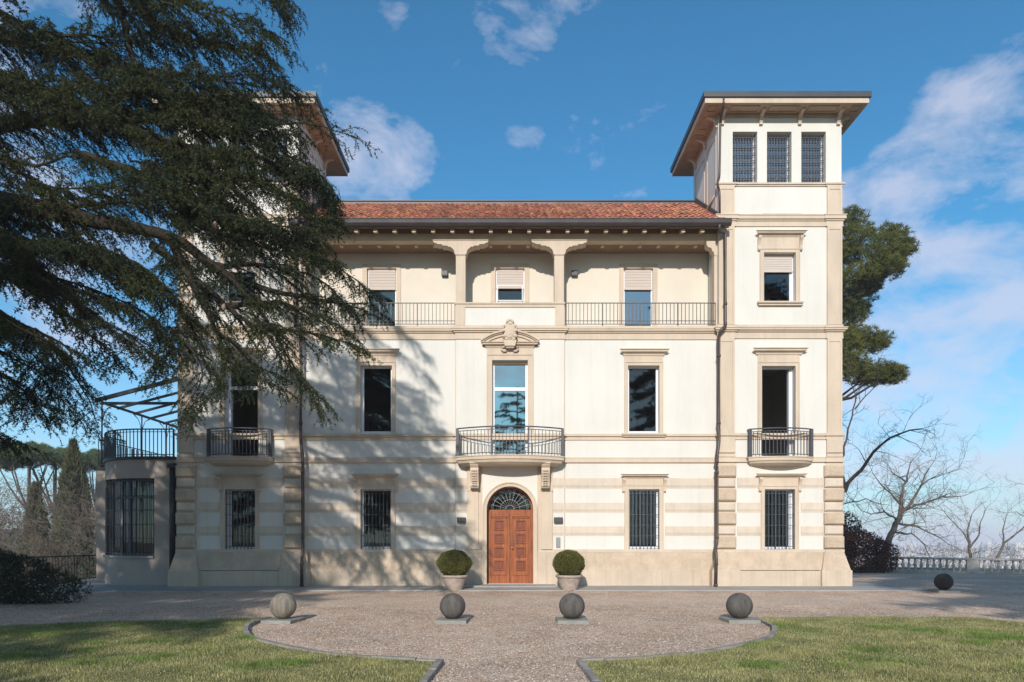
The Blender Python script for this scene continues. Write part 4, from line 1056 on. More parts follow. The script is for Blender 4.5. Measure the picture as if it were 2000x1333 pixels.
# tiles
def tile_mesh():
    b = MB(); n_ = 6; Lt = .40; 
    for k, (yy, rr_, zz_) in enumerate(((0, .098, .012), (Lt, .078, .0))):
        for i in range(n_+1):
            a = math.pi*i/n_; b.v.append((rr_*math.cos(a), yy, zz_+rr_*.85*math.sin(a)))
    for i in range(n_): b.f.append((i+1, i, n_+1+i, n_+2+i)); b.mi.append(0); b.sm.append(True)
    # inner lip at the front
    o_ = len(b.v)
    for i in range(n_+1):
        a = math.pi*i/n_; b.v.append((.08*math.cos(a), .0, .012+.068*math.sin(a)))
    for i in range(n_): b.f.append((i, i+1, o_+i+1, o_+i)); b.mi.append(0); b.sm.append(False)
    return b
tb = tile_mesh(); tme = tb.mesh('roof_tile', M['tile'])
step = .325; rows = int(SL/step)+1; pitch = .195; cnt = 0; rest = MB()
random.seed(3)
tiles_root = link('tile_bed', MB().box(-TW0+.05, TW0-.05, -.2, -.19, SZ0-.04, SZ0-.03).mesh('tile_bed', M['tileunder']), villa)
tl_v = np.array(tb.v)
for r_ in range(rows):
    t = r_*step; yy = SY0+math.cos(slope)*t; zz_ = SZ0+math.sin(slope)*t
    hwid = xe-.05 if yy < YT-.25 else TW0-.06
    nc = int(hwid/pitch)
    for c_ in range(-nc, nc+1):
        x = c_*pitch+random.uniform(-.008, .008); dz = random.uniform(0, .014)
        rot = (slope-.03+random.uniform(-.015, .015), random.uniform(-.03, .03), random.uniform(-.02, .02))
        if cnt < 300:
            link('roof_tile', tme, villa, (x, yy, zz_+dz), rot)
        else:
            Mx = Matrix.Translation((x, yy, zz_+dz)) @ Matrix.Rotation(rot[2], 4, 'Z') @ Matrix.Rotation(rot[0], 4, 'X') @ Matrix.Rotation(rot[1], 4, 'Y')
            A = np.array(Mx); v2 = tl_v @ A[:3, :3].T + A[:3, 3]
            rest.add([tuple(q) for q in v2], tb.f, 0, True)
        cnt += 1
o = rest.build('roof_tiles_upper', M['tile'], villa); o['kind'] = 'stuff'
# ridge parapet with dark metal capping
b = MB(); zr0 = SZ1-.12; zr1 = PZ(391.5, DIST+2.4)
b.box(-TW0+.01, TW0-.01, 2.42, 2.6, zr0, zr1-.03); b.build('ridge_flashing', M['gutter'], villa)
b = MB(); b.box(-TW0+.01, TW0-.01, 2.38, 2.66, zr1-.03, zr1+.0); b.build('ridge_cap', M['roofmetal'], villa)
# flashing where the roof meets the tower
for s in (1, -1):
    b = MB(); xa, xb = sorted((s*(TW0-.002), s*(TW0-.05)))
    pp = [(YT-.02, zq(YT)+.03), (SY1, zq(SY1)+.08), (SY1, zq(SY1)+.32), (YT-.02, zq(YT)+.25)]
    b.prism(pp, xa, xb, axis='x'); b.build('side_flashing', M['gutter'], villa)
# flat roofs behind
b = MB(); b.box(-TW1, TW1, 2.6, BACK, 12.38, 12.42); b.build('flat_roof', M['roofmetal'], villa)

# ---- tower roofs
for s in (1, -1):
    xl, xr = 6.37, 11.64; yf, yb_ = YT-.56, 3.5
    X0, X1 = sorted((s*xl, s*xr))
    zs = Z['top']
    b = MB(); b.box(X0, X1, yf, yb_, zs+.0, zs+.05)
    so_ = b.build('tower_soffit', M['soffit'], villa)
    b = MB(); t_ = .03     # fascia boards, cream
    b.box(X0, X1, yf-t_, yf, zs-.01, zs+.159); b.box(X0-t_, X0, yf-t_, yb_, zs-.01, zs+.159); b.box(X1, X1+t_, yf-t_, yb_, zs-.01, zs+.159)
    b.box(X0-t_, X1+t_, yb_, yb_+t_, zs-.01, zs+.159); b.build('fascia', M['trim'], villa)
    b = MB(); e = .085; b.box(X0-e, X1+e, yf-e, yb_+e, zs+.16, zs+.335)
    b.build('roof_edge', M['roofmetal'], villa)
    b = MB(); cxm = (X0+X1)/2; cym = (yf+yb_)/2
    b.add([(X0-e, yf-e, zs+.336), (X1+e, yf-e, zs+.336), (X1+e, yb_+e, zs+.336), (X0-e, yb_+e, zs+.336), (cxm, cym, zs+.8)], [(0, 1, 4), (1, 2, 4), (2, 3, 4), (3, 0, 4)])
    b.build('tower_roof', M['tileunder'], villa)
    # coffer mouldings under the soffit
    b = MB(); zc_ = zs-.03
    XA, XB = sorted((s*TW0, s*TW1))
    def fr_(xa, xb, ya, yb2):
        for (p, q, r2, t2) in ((xa, xb, ya, ya+.03), (xa, xb, yb2-.03, yb2), (xa, xa+.03, ya+.03, yb2-.03), (xb-.03, xb, ya+.03, yb2-.03)): b.box(p, q, r2, t2, zc_, zs-.001)
    nb = 3; brk = [XA+.12+(XB-XA-.24)*i/nb for i in range(nb+1)]
    for i in range(nb): fr_(brk[i]+.16, brk[i+1]-.16, yf+.12, YT-.14)
    for (xa, xb) in ((X0+.12, XA-.14), (XB+.14, X1-.12)):
        for i in range(3):
            ya = YT+.15+i*.95; fr_(xa, xb, ya, ya+.65)
        fr_(xa, xb, yf+.12, YT-.14)
    b.box(XA-.05, XB+.05, YT-.06, YT+.01, zs-.12, zs-.001)
    for xx in (XA, XB): b.box(xx-.05, xx+.05, YT, 2.8, zs-.12, zs-.002)
    b.build('soffit_moulding', M['soffit'], so_)
    def bracket(xc, yc, ang):
        k = MB(); prof2 = [(0, -.50), (-.05, -.53), (-.10, -.50), (-.08, -.42), (-.12, -.36), (-.13, -.26), (-.20, -.16), (-.34, -.10), (-.48, -.08), (-.50, -.03), (-.5, 0), (0, 0)]
        k.prism([(p[0]*.72, zs+p[1]*.72-.001) for p in prof2], -.055, .055, axis='x')
        o = k.build('eaves_bracket', M['trim'], villa); o.location = (xc, yc, 0); o.rotation_euler = (0, 0, ang)
    for xx in brk: bracket(xx, YT, 0)
    for i in range(3):
        bracket(XA, YT+.12+i*1.2, -math.pi/2); bracket(XB, YT+.12+i*1.2, math.pi/2)
    # recessed panels on the inner tower side
    b = MB(); xx = s*TW0; dx = -s*.02
    for (ya, yb2) in ((.1, 1.1), (1.4, 2.5)):
        za, zb = 12.6, 15.2
        xa, xb = sorted((xx, xx+dx))
        b.box(xa, xb, ya, ya+.04, za, zb); b.box(xa, xb, yb2-.04, yb2, za, zb); b.box(xa, xb, ya+.04, yb2-.04, zb-.04, zb)
    b.build('side_panel', M['trim'], villa)
    # top wall frieze line
    b = MB(); b.box(XA, XB, YT-.012, YT, PZ(243.5)-.02, PZ(243.5)); b.build('frieze_line', M['stucco'], villa)

# ---- downpipes
def pipe(pts_, name='downpipe', rr_=.052, parent=villa, joints=()):
    P_ = [Vector(p) for p in pts_]; out_ = [P_[0]]
    for i in range(1, len(P_)-1):       # round the corners
        a = P_[i].lerp(P_[i-1], min(.45, .10/max(.01, (P_[i]-P_[i-1]).length))); c = P_[i].lerp(P_[i+1], min(.45, .10/max(.01, (P_[i]-P_[i+1]).length)))
        out_ += [a, (a+c)/2*.5+P_[i]*.5, c]
    out_.append(P_[-1]); b = MB(); b.tube(out_, rr_, 10)
    for z_ in joints:
        for i in range(len(P_)-1):
            lo, hi = sorted((P_[i].z, P_[i+1].z))
            if lo <= z_ <= hi and hi-lo > .2:
                t = (z_-P_[i].z)/(P_[i+1].z-P_[i].z); q = P_[i].lerp(P_[i+1], t)
                b.tube([(q.x, q.y, z_-.035), (q.x, q.y, z_+.035)], rr_*1.28, 10); b.box(q.x-.012, q.x+.012, q.y, q.y+.15, z_-.012, z_+.012)
    return b.build(name, M['copper'], parent)
yp = YT-.17
for s in (1, -1):
    if s > 0:
        pts_ = [(PX(1404, 21), -.58, EZ+.03), (PX(1404, 21), -.50, EZ-.16), (PX(1410.5), yp, PZ(462)), (PX(1411), yp, PZ(636)), (PX(1411), yp-.05, PZ(644)), (PX(1399.5), yp-.12, PZ(652)), (PX(1398.5), yp, PZ(664)), (PX(1398.5), yp, PZ(840)),
                (PX(1398.5), yp-.02, PZ(866)), (PX(1394.5), yp-.06, PZ(890)), (PX(1394), yp-.04, PZ(908)), (PX(1394), yp-.05, PZ(1058)), (PX(1388.5), yp-.18, PZ(1072)), (PX(1388.5), yp-.28, PZ(1085)), (PX(1387), yp-.30, .03)]
    else:
        pts_ = [(PX(590, 21), -.58, EZ+.03), (PX(590, 21), -.50, EZ-.16), (PX(583), yp, PZ(462)), (PX(582.5), yp, PZ(636)), (PX(582.5), yp-.05, PZ(644)), (PX(592.5), yp-.12, PZ(652)), (PX(593), yp, PZ(664)), (PX(593), yp, PZ(840)),
                (PX(593.5), yp-.02, PZ(866)), (PX(597), yp-.06, PZ(890)), (PX(597.5), yp-.04, PZ(908)), (PX(598), yp-.05, PZ(1058)), (PX(600.5), yp-.18, PZ(1072)), (PX(600.5), yp-.28, PZ(1085)), (PX(600.5), yp-.30, .03)]
    pipe(pts_, joints=[PZ(v) for v in (600, 700, 830, 904, 925, 1050, 1100, 1140)])
    # tower roof downpipe
    q = lambda px: PX(px) if s > 0 else -PX(px)
    pipe([(s*PX(1413, 20.8), YT-.60, Z['top']+.17), (s*PX(1413, 20.8), YT-.60, Z['top']-.1), (q(1403.5), YT-.07, PZ(242)), (q(1402), YT-.06, PZ(352)), (q(1396.5), YT-.14, PZ(361)), (q(1397.5), YT-.12, PZ(371)), (q(1402), YT-.06, PZ(378)), (q(1402.5), YT-.06, PZ(424))], rr_=.034, name='downpipe')
b = MB(); b.tube([(-11.32, -.02, .03), (-11.32, -.02, PZ(915))], .10, 10); b.box(-11.45, -11.19, -.14, .1, PZ(915), PZ(906)); b.build('downpipe', M['black'], villa)
# small tilted board by the tower foot (roof runoff pipe, terracotta coloured)
b = MB(); b.tube([(PX(1400), .2, PZ(376)), (TW0-.07, 1.35, 13.1)], .035, 6); b.build('runoff_pipe', M['rafter'], villa)
# loggia railings
for s in (1, -1):
    xa, xb = sorted((s*(BX+.02), s*(TW0-.06))); zt_ = PZ(592); zb_ = Z['c4']+.06
    b = MB(); b.box(xa, xb, -.035, .005, zt_-.02, zt_); b.box(xa, xb, -.025, -.005, zb_+.10, zb_+.12); b.box(xa, xb, -.025, -.005, zb_-.01, zb_+.01)
    nseg = 4
    for i in range(nseg+1):
        x = xa+(xb-xa)*i/nseg; b.box(x-.018 if i else x, x+.018 if i < nseg else x, -.033, .003, Z['c4'], zt_-.02)
    rl = b.build('loggia_railing', M['railgrey'], villa)
    bm_ = MB().box(-.010, .010, -.02, 0, 0, zt_-.02-zb_).mesh('baluster', M['railgrey'])
    n_ = 40
    for i in range(1, n_):
        if i % 10 == 0: continue
        link('baluster', bm_, rl, (xa+(xb-xa)*i/n_, 0, zb_))
# wall lamps, intercom
def lamp(x, y, z, wd, label=None):
    b = MB(); b.cbox(x-wd/2, x+wd/2, y-.11, y, z-.085, z+.085, .01); b.box(x-wd/2+.02, x+wd/2-.02, y-.10, y-.01, z-.095, z-.084)
    b.build('wall_lamp', M['lamp'], villa, label)
lamp(PX(901.5), YB-.03, PZ(1016), .29); lamp(PX(1090), YB-.03, PZ(1016), .29)
lamp(PX(869, LD), .97, PZ(536, LD), .22); lamp(PX(1121.5, LD), .97, PZ(536, LD), .22)
b = MB(); xi = PX(1090); b.cbox(xi-.07, xi+.07, YB-.035, YB, PZ(1070), PZ(1050), .006)
b.box(xi-.045, xi+.045, YB-.038, YB-.034, PZ(1055), PZ(1052)); b.box(xi-.045, xi+.045, YB-.038, YB-.034, PZ(1061), PZ(1058)); b.box(xi-.02, xi+.02, YB-.04, YB-.034, PZ(1068), PZ(1064))
b.build('intercom', M['steel'], villa)
# furniture glimpsed indoors
def inside_thing(name, m, boxes, label, cat):
    b = MB()
    for q in boxes: b.box(*q)
    return tag(b.build(name, M[m]), label, cat)
x = PX(1000, 23); inside_thing('paper_stack', 'paper', [(-.25, .42, 1.0, 1.4, 4.34, 4.95), (-.22, .30, 1.02, 1.35, 4.951, 5.0)], 'white papers piled behind the central balcony window', 'papers')
inside_thing('cardboard_box', 'cardboard', [(.44, .76, .9, 1.3, 4.34, 4.62), (.45, .75, .92, 1.3, 4.625, 4.88), (.47, .74, .92, 1.28, 4.885, 5.1)], 'brown boxes behind the central balcony window', 'boxes')
inside_thing('monitor', 'intdark', [(PX(722, 22.5), PX(762, 22.5), .9, .95, 5.35, 5.75), (PX(738, 22.5), PX(746, 22.5), .9, .95, 4.35, 5.35)], 'black monitor behind the first floor window right of the left tower', 'monitor')
inside_thing('filing_cabinet', 'intdark', [(PX(1229, 22.3), PX(1240, 22.3), .7, 1.1, 4.34, 5.85)], 'dark cabinet behind the first floor window beside the right tower', 'cabinet')

# ------------------------------------------------------------------ ANNEX (curved pavilion with terrace)
annex = empty('pavilion', (0, 0, 0)); tag(annex, 'low round-cornered grey pavilion with a roof terrace beside the left tower', 'pavilion')
def acurve(n=40):
    pts_ = [(-11.2, .10), (-11.6, .10), (-12.0, .10), (-12.2, .10)]
    for i in range(n+1):
        a = math.pi/2*i/n; pts_.append((AX-AR*math.sin(a), AY-AR*math.cos(a)))
    return pts_
ac = acurve(); TZ = 4.27
def arc_wall(b, pts_, z0, z1, rev=0):
    for (p, q) in zip(pts_[:-1], pts_[1:]): b.add([(p[0], p[1], z0), (q[0], q[1], z0), (q[0], q[1], z1), (p[0], p[1], z1)], [(1, 0, 3, 2)])
i0 = 2; i1 = 4+26          # window span along the curve
wz0, wz1 = 1.02, 3.64
b = MB(); arc_wall(b, ac[:i0+1], 0, TZ); arc_wall(b, ac[i1:], 0, TZ); arc_wall(b, ac[i0:i1+1], 0, wz0); arc_wall(b, ac[i0:i1+1], wz1, TZ)
def inward(p, d):
    if p[0] >= AX: return (p[0], p[1]+d)
    v = Vector((AX-p[0], AY-p[1])).normalized(); return (p[0]+v.x*d, p[1]+v.y*d)
for z_ in (wz0, wz1):
    for p, q in zip(ac[i0:i1], ac[i0+1:i1+1]):
        p2, q2 = inward(p, .3), inward(q, .3); b.add([(p[0], p[1], z_), (q[0], q[1], z_), (q2[0], q2[1], z_), (p2[0], p2[1], z_)], [(0, 1, 2, 3)])
for p in (ac[i0], ac[i1]):
    p2 = inward(p, .3); b.add([(p[0], p[1], wz0), (p2[0], p2[1], wz0), (p2[0], p2[1], wz1), (p[0], p[1], wz1)], [(0, 1, 2, 3)])
b.box(-15.38, -14.62, 2.3, 9.0, 0, TZ-.12)
b.add([(-14.63, 2.25, 0), (-14.63, 9, 0), (-14.63, 9, TZ), (-14.63, 2.25, TZ)], [(0, 1, 2, 3)])
b.build('wall', M['annex'], annex)
b = MB(); b.box(-14.3, -11.4, 5.5, 5.6, 0, 4.1); b.box(-14.3, -11.4, 2.3, 5.5, 0.02, .05); b.build('interior', M['interior'], annex)
# terrace slab edge
b = MB(); pl = [(-11.3, .04)]+[(p[0], p[1]-.06) if p[0] > AX else ((p[0]-AX)*(1+.06/AR)+AX, (p[1]-AY)*(1+.06/AR)+AY) for p in ac[3:]]+[(-14.69, 9.0), (-11.3, 9.0)]
b.prism(pl[::-1], TZ, TZ+.10, axis='z'); b.box(-15.44, -14.70, 2.24, 9.0, TZ-.119, TZ-.03)
b.build('terrace_slab', M['black'], annex)
# window of the pavilion
b = MB(); gp = [inward(p, .22) for p in ac[i0:i1+1]]
def vbar(b, p, w_, z0, z1, t=.03): b.box(p[0]-w_, p[0]+w_, p[1]-t, p[1]+t, z0, z1)
for z_ in (wz0+.05, wz1-.05, 3.0): b.tube([(p[0], p[1], z_) for p in gp], .04, 4)
for k in (0, 9, 14, len(gp)-1): vbar(b, gp[k], .04, wz0, wz1)
M['greyframe'] = material('grey_window_frame', (.16, .165, .19), .5, .05, 2, spec=.4)
wf = b.build('window', M['greyframe'], annex)
b = MB(); gq = [inward(p, .24) for p in ac[i0:i1+1]]; arc_wall(b, gq, wz0, wz1); b.build('pane', M['glass'], wf)
b = MB(); gg = [inward(p, .05) for p in ac[i0:i1+1]]
for z_ in np.linspace(wz0+.1, wz1-.1, 6): b.tube([(p[0], p[1], z_) for p in gg], .011, 4)
Ls = [0]
for p, q in zip(gg[:-1], gg[1:]): Ls.append(Ls[-1]+math.hypot(q[0]-p[0], q[1]-p[1]))
nbar = 20
for i in range(nbar+1):
    t = Ls[-1]*i/nbar; x_ = np.interp(t, Ls, [p[0] for p in gg]); y_ = np.interp(t, Ls, [p[1] for p in gg]); b.tube([(x_, y_, wz0), (x_, y_, wz1)], .011, 4)
b.build('grille', M['iron'], wf)
b = MB(); sl_ = [inward(p, -.07) for p in ac[i0:i1+2]]; sl2 = [inward(p, .02) for p in ac[i0:i1+2]]
b.prism([(p[0], p[1]) for p in sl_]+[(p[0], p[1]) for p in sl2][::-1], wz0-.08, wz0-.0, axis='z'); b.build('sill', M['pave'], wf)
# terrace railing
rp = [(-11.35, .10)]+[inward(p, .0) for p in ac[3:]]; rp = [(p[0], p[1]) for p in rp]
b = MB(); rz0, rz1 = TZ+.10, PZ(838.5, 21.6)
ext = rp+[(-14.63, 2.9)]
for z_, rr_ in ((rz1, .024), (rz0+.07, .014), (rz1-.09, .012)): b.tube([(x_, y_, z_) for x_, y_ in ext], rr_, 6)
br = [(-14.75, 2.34), (-15.34, 2.34), (-15.34, 8.9)]
for z_, rr_ in ((rz1-.02, .022), (rz0-.03, .014)): b.tube([(x_, y_, z_) for x_, y_ in br], rr_, 6)
back = [(-14.6, 8.9), (-11.4, 8.9)]
rail = b.build('terrace_railing', M['iron'], annex)
bm_ = MB().box(-.011, .011, -.011, .011, 0, rz1-rz0-.0).mesh('baluster', M['iron']); pm_ = MB().box(-.024, .024, -.024, .024, 0, rz1-rz0).mesh('rail_post', M['iron'])
def along(pts_, stepl):
    Ls = [0]
    for p, q in zip(pts_[:-1], pts_[1:]): Ls.append(Ls[-1]+math.hypot(q[0]-p[0], q[1]-p[1]))
    n_ = int(Ls[-1]/stepl)
    return [(float(np.interp(Ls[-1]*i/n_, Ls, [p[0] for p in pts_])), float(np.interp(Ls[-1]*i/n_, Ls, [p[1] for p in pts_]))) for i in range(n_+1)]
for i, (x_, y_) in enumerate(along(ext, .135)): link('baluster' if i % 8 else 'rail_post', bm_ if i % 8 else pm_, rail, (x_, y_, rz0))
for i, (x_, y_) in enumerate(along(br, .15)): link('baluster' if i % 9 else 'rail_post', bm_ if i % 9 else pm_, rail, (x_, y_, rz0-.06))
# pergola
per = empty('pergola', (-15.3, 2.5, TZ+.1)); tag(per, 'dark iron pergola with sloping rafters on the pavilion terrace', 'pergola')
def pl_(b, name, m): o = b.build(name, m); o.parent = per; o.matrix_parent_inverse = Matrix.Translation((-15.3, 2.5, TZ+.1)).inverted(); return o
XE = -15.30
def rafter_at(y, w_=.05, hh=.13):
    b = MB(); x0_, x1_ = XE-.25, -11.2; z0_ = 6.70; sl3 = .262; z1_ = z0_+(x1_-x0_)*sl3
    b.add([(x0_, y-w_, z0_), (x0_, y+w_, z0_), (x1_, y+w_, z1_), (x1_, y-w_, z1_), (x0_, y-w_, z0_+hh), (x0_, y+w_, z0_+hh), (x1_, y+w_, z1_+hh), (x1_, y-w_, z1_+hh)],
          [(0, 1, 2, 3), (7, 6, 5, 4), (0, 3, 7, 4), (1, 5, 6, 2), (0, 4, 5, 1), (2, 6, 7, 3)])
    pl_(b, 'rafter', M['black'])
for k, y_ in enumerate((2.5, 3.85, 4.95, 6.05, 7.2, 8.3)): rafter_at(y_, .05 if k == 0 else .035, .14 if k == 0 else .09)
b = MB(); b.box(XE-.03, XE+.03, 2.5, 8.4, 6.66, 6.75); b.box(XE, -11.2, 2.47, 2.53, 6.62, 6.72); b.box(XE, -11.2, 8.25, 8.31, 6.62, 6.72); pl_(b, 'edge_beam', M['black'])
for y_ in (2.5, 5.1, 7.0, 8.4):
    b = MB(); b.tube([(XE, y_, TZ), (XE, y_, 6.66)], .03, 6)
    pl_(b, 'post', M['iron'])
    b = MB()
    for sy in ((1,) if y_ < 3 else (1, -1)):
        for off, zz_ in ((.0, 0), (.07, .04)):
            b.tube([(XE, y_+sy*(.02), 6.0+zz_), (XE, y_+sy*(.09+off*.3), 6.25+zz_), (XE, y_+sy*.25, 6.50), (XE, y_+sy*(.5+off), 6.64)], .011, 4)
        if y_ < 3: b.tube([(XE+.02, y_, 6.0), (XE+.1, y_, 6.3), (XE+.28, y_, 6.52), (XE+.55, y_, 6.62)], .012, 4)
    pl_(b, 'scroll', M['iron'])

# iron fence on the left
fence = empty('iron_fence', (-15.9, 2.9, 0)); tag(fence, 'low black iron railing fence between shrub and round pavilion', 'fence')
fp = [(-15.42, 3.0), (-15.9, 2.5), (-16.3, 1.3), (-16.6, 0), (-17.2, -2.0), (-18.5, -4)]
b = MB(); b.tube([(x_, y_, .96) for x_, y_ in fp], .022, 6); b.tube([(x_, y_, .12) for x_, y_ in fp], .014, 5)
def ploc(o, e): o.parent = e; o.matrix_parent_inverse = Matrix.Translation(e.location).inverted(); return o
ploc(b.build('rail', M['black']), fence)
bm_ = MB().box(-.010, .010, -.010, .010, 0, .94).mesh('baluster', M['black']); pm_ = MB().box(-.022, .022, -.022, .022, 0, 1.0).mesh('post', M['black'])
for i, (x_, y_) in enumerate(along(fp, .115)):
    o = link('baluster' if i % 10 else 'post', bm_ if i % 10 else pm_, None, (x_, y_, 0)); ploc(o, fence)

# ------------------------------------------------------------------ POTTED BOXWOODS
def rand_dirs(n, r): v = r.normal(size=(n, 3)); return v/np.linalg.norm(v, axis=1, keepdims=True)
def leaf_tris(c, nrm, size, r, aspect=.5, jit=.8):
    n = len(c); d = nrm+rand_dirs(n, r)*jit; d /= np.linalg.norm(d, axis=1, keepdims=True)
    a = np.cross(d, rand_dirs(n, r)); a /= np.linalg.norm(a, axis=1, keepdims=True)+1e-9
    s = (size*r.uniform(.6, 1.2, n))[:, None]
    return np.stack([c-a*s*aspect, c+a*s*aspect, c+d*s*1.6], 1)
def potted(x, y, s, label, seed, rx=1.0, lean=0):
    e = empty('potted_boxwood', (x, y, 0)); tag(e, label, 'potted plant', 'potted boxwoods beside the door')
    b = MB(); prof = [(.0, .0), (.235, .0), (.25, .03), (.33, .25), (.375, .40), (.385, .42), (.425, .43), (.43, .47), (.42, .50), (.385, .50), (.36, .46), (.34, .44), (.0, .44)]
    b.lathe([(r_*s, z_*s) for r_, z_ in prof], 0, 0, 32)
    b.build('pot', M['terra_pot'], e)
    b = MB(); b.lathe([(.0, .43*s), (.355*s, .43*s)], 0, 0, 20); b.build('soil', M['soil'], e)
    b = MB(); b.tube([(0, 0, .4*s), (.01, 0, .7*s)], [.03, .025], 6); b.build('stem', M['bark'], e)
    r = np.random.default_rng(seed); n = 26000; d = rand_dirs(n, r)
    R_ = .50*s; zc_ = .86*s
    lump = 1+.03*r.normal(size=n)*.6+.05*np.sin(d[:, 0]*7+seed)*np.sin(d[:, 2]*6+1)+.035*np.sin(d[:, 1]*11+d[:, 0]*5)
    rad = R_*lump*(1-.22*r.uniform(0, 1, n)**2)
    c = d*rad[:, None]*np.array([rx, rx, .84]); c[:, 2] += zc_
    k = c[:, 2] > .50*s; c, d = c[k], d[k]
    link('foliage', tris_mesh('foliage', leaf_tris(c, d*.5, .021, r, .42), M['box']), e)
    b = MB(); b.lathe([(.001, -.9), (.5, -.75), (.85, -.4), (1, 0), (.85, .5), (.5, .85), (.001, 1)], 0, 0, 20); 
    o = b.build('dark_core', M['boxcore'], e); o.scale = (R_*.78*rx, R_*.78*rx, R_*.66); o.location = (0, 0, zc_)  # solid dark core, painted as the shaded inside of the bush
potted(PX(886, 19.45), -1.75, .97, 'clipped round boxwood in a stone pot left of the wooden door', 21, 1.07)
potted(PX(1113, 19.45), -1.75, .97, 'clipped round boxwood in a stone pot right of the wooden door', 22, .98)

# ------------------------------------------------------------------ STONE BALLS
def ball(x, y, mat_, label, rz, pw=.30, ph=.065, dia=.5, z=0):
    e = empty('stone_ball', (x, y, z), rz); tag(e, label, 'stone ball', 'stone balls on low plinths')
    b = MB(); rr_ = dia/2; prof = [(max(.0005, rr_*math.sin(math.pi*i/24)), ph+rr_-rr_*math.cos(math.pi*i/24)-.004) for i in range(25)]
    b.lathe(prof, 0, 0, 40); o = b.build('ball', mat_, e)
    b = MB(); q = pw; c = .008
    b.add([(-q, -q, 0), (q, -q, 0), (q, q, 0), (-q, q, 0), (-q, -q, ph-c), (q, -q, ph-c), (q, q, ph-c), (-q, q, ph-c), (-q+c, -q+c, ph), (q-c, -q+c, ph), (q-c, q-c, ph), (-q+c, q-c, ph)],
          [(0, 1, 5, 4), (1, 2, 6, 5), (2, 3, 7, 6), (3, 0, 4, 7), (4, 5, 9, 8), (5, 6, 10, 9), (6, 7, 11, 10), (7, 4, 8, 11), (8, 9, 10, 11)])
    b.build('plinth', M['plinth_stone'], e)
dB = 12.42
ball(PX(553, dB), dB-DIST, M['ball_pale'], 'pale streaked stone ball on a plinth beside the left lawn', R(-8))
ball(PX(884, dB), dB-DIST, M['ball_dark'], 'dark stone ball in front of the left potted boxwood', R(-3))
ball(PX(1117, dB), dB-DIST, M['ball_dark'], 'dark stone ball in front of the right potted boxwood', R(0))
ball(PX(1444, dB+.05), dB+.05-DIST, M['ball_dark'], 'dark stone ball at the tip of the right lawn edging', R(0))
ball(PX(1843, 19.2), 19.2-DIST, M['ball_shade'], 'shaded stone ball near the far balustrade, alone on the right', R(-5))

# ------------------------------------------------------------------ BALUSTRADE
bal = empty('balustrade', (19.6, 12, -.2)); tag(bal, 'weathered stone balustrade along the terrace edge on the right', 'balustrade')
A0 = Vector((19.3, 12.3)); A1 = Vector((31.0, 1.6)); bdir = (A1-A0).normalized(); bn = Vector((-bdir.y, bdir.x)); ang = math.atan2(bdir.y, bdir.x); LB = (A1-A0).length
def blocal(name, b, m, x, w=None):
    o = b.build(name, m) if isinstance(b, MB) else bpy.data.objects.new(name, b)
    if not isinstance(b, MB): COL.objects.link(o)
    p = A0+bdir*x; o.location = (p.x, p.y, -.2); o.rotation_euler = (0, 0, ang); ploc(o, bal); return o
b = MB(); b.box(0, LB, -.16, .16, 0, .20); blocal('base', b, M['balus'], 0)
b = MB(); b.box(0, LB, -.17, .17, .74, .77); b.box(-.02, LB, -.2, .2, .77, .84); blocal('cap', b, M['balus'], 0)
bb = MB(); bb.lathe([(.06, .0), (.06, .04), (.035, .06), (.05, .12), (.085, .2), (.08, .26), (.045, .36), (.035, .42), (.05, .46), (.035, .48), (.055, .50), (.055, .54)], 0, 0, 10, z0=.2)
bme = bb.mesh('baluster', M['balus']); pb = MB(); pb.box(-.24, .24, -.18, .18, .001, .739); pme = pb.mesh('pillar', M['balus'])
x_ = .3; k = 0
while x_ < LB-.3:
    if k % 14 == 0: blocal('pillar', pme, None, x_); x_ += .42
    else: blocal('baluster', bme, None, x_); x_ += .27
    k += 1

# ------------------------------------------------------------------ VEGETATION
def unit(v): return v/(np.linalg.norm(v)+1e-9)
def bare_tree(name, base, height, seed, mat_, label, group=None, lean=(0, 0), levels=5, spread=.75, r0=.16, wig=.18, first=None, up=.15, nchild=(2, 4), minr=.006, loc_scale=1, tw=1.0, cat='tree', first_len=.30):
    rs = random.Random(seed); segs = []; thin = []
    def grow(p, d, ln, r, lv):
        n_ = 4 if lv < 2 else 3; q = p
        for i in range(n_):
            d = (d+Vector((rs.gauss(0, wig), rs.gauss(0, wig), rs.gauss(0, wig*.6)+up*.25))).normalized()
            q2 = q+d*ln/n_; ra = r*(1-.45*i/n_); rb = r*(1-.45*(i+1)/n_)
            (segs if ra > .02 else thin).append((tuple(q), tuple(q2), max(ra, minr*.6), max(rb, minr*.5)))
            if lv < levels and i >= (1 if lv else 1) and rs.random() < (.75 if lv else .6):
                side = Vector((rs.gauss(0, 1), rs.gauss(0, 1), rs.gauss(0, .5)+.2)).normalized()
                dd = (d*(1-spread)+side*spread).normalized(); grow(q2, dd, ln*rs.uniform(.5, .75), rb*.62, lv+1)
            q = q2
        if lv < levels:
            for k in range(rs.randint(*nchild)):
                side = Vector((rs.gauss(0, 1), rs.gauss(0, 1), rs.gauss(0, .5)+.15)).normalized()
                dd = (d*(1-spread*.8)+side*spread*.8).normalized(); grow(q, dd, ln*rs.uniform(.6, .85), r*.55*rs.uniform(.75, 1), lv+1)
    e = empty(name, base); tag(e, label, cat, group)
    grow(Vector((0, 0, -.3)), Vector((lean[0], lean[1], 1)).normalized(), height*first_len, r0, 0)
    o = link('trunk', segs_mesh('trunk', segs, mat_, 6), e)
    if thin:
        t = [s_ for s_ in thin]
        o2 = link('twigs', segs_mesh('twigs', t, mat_, 3), e)
    return e
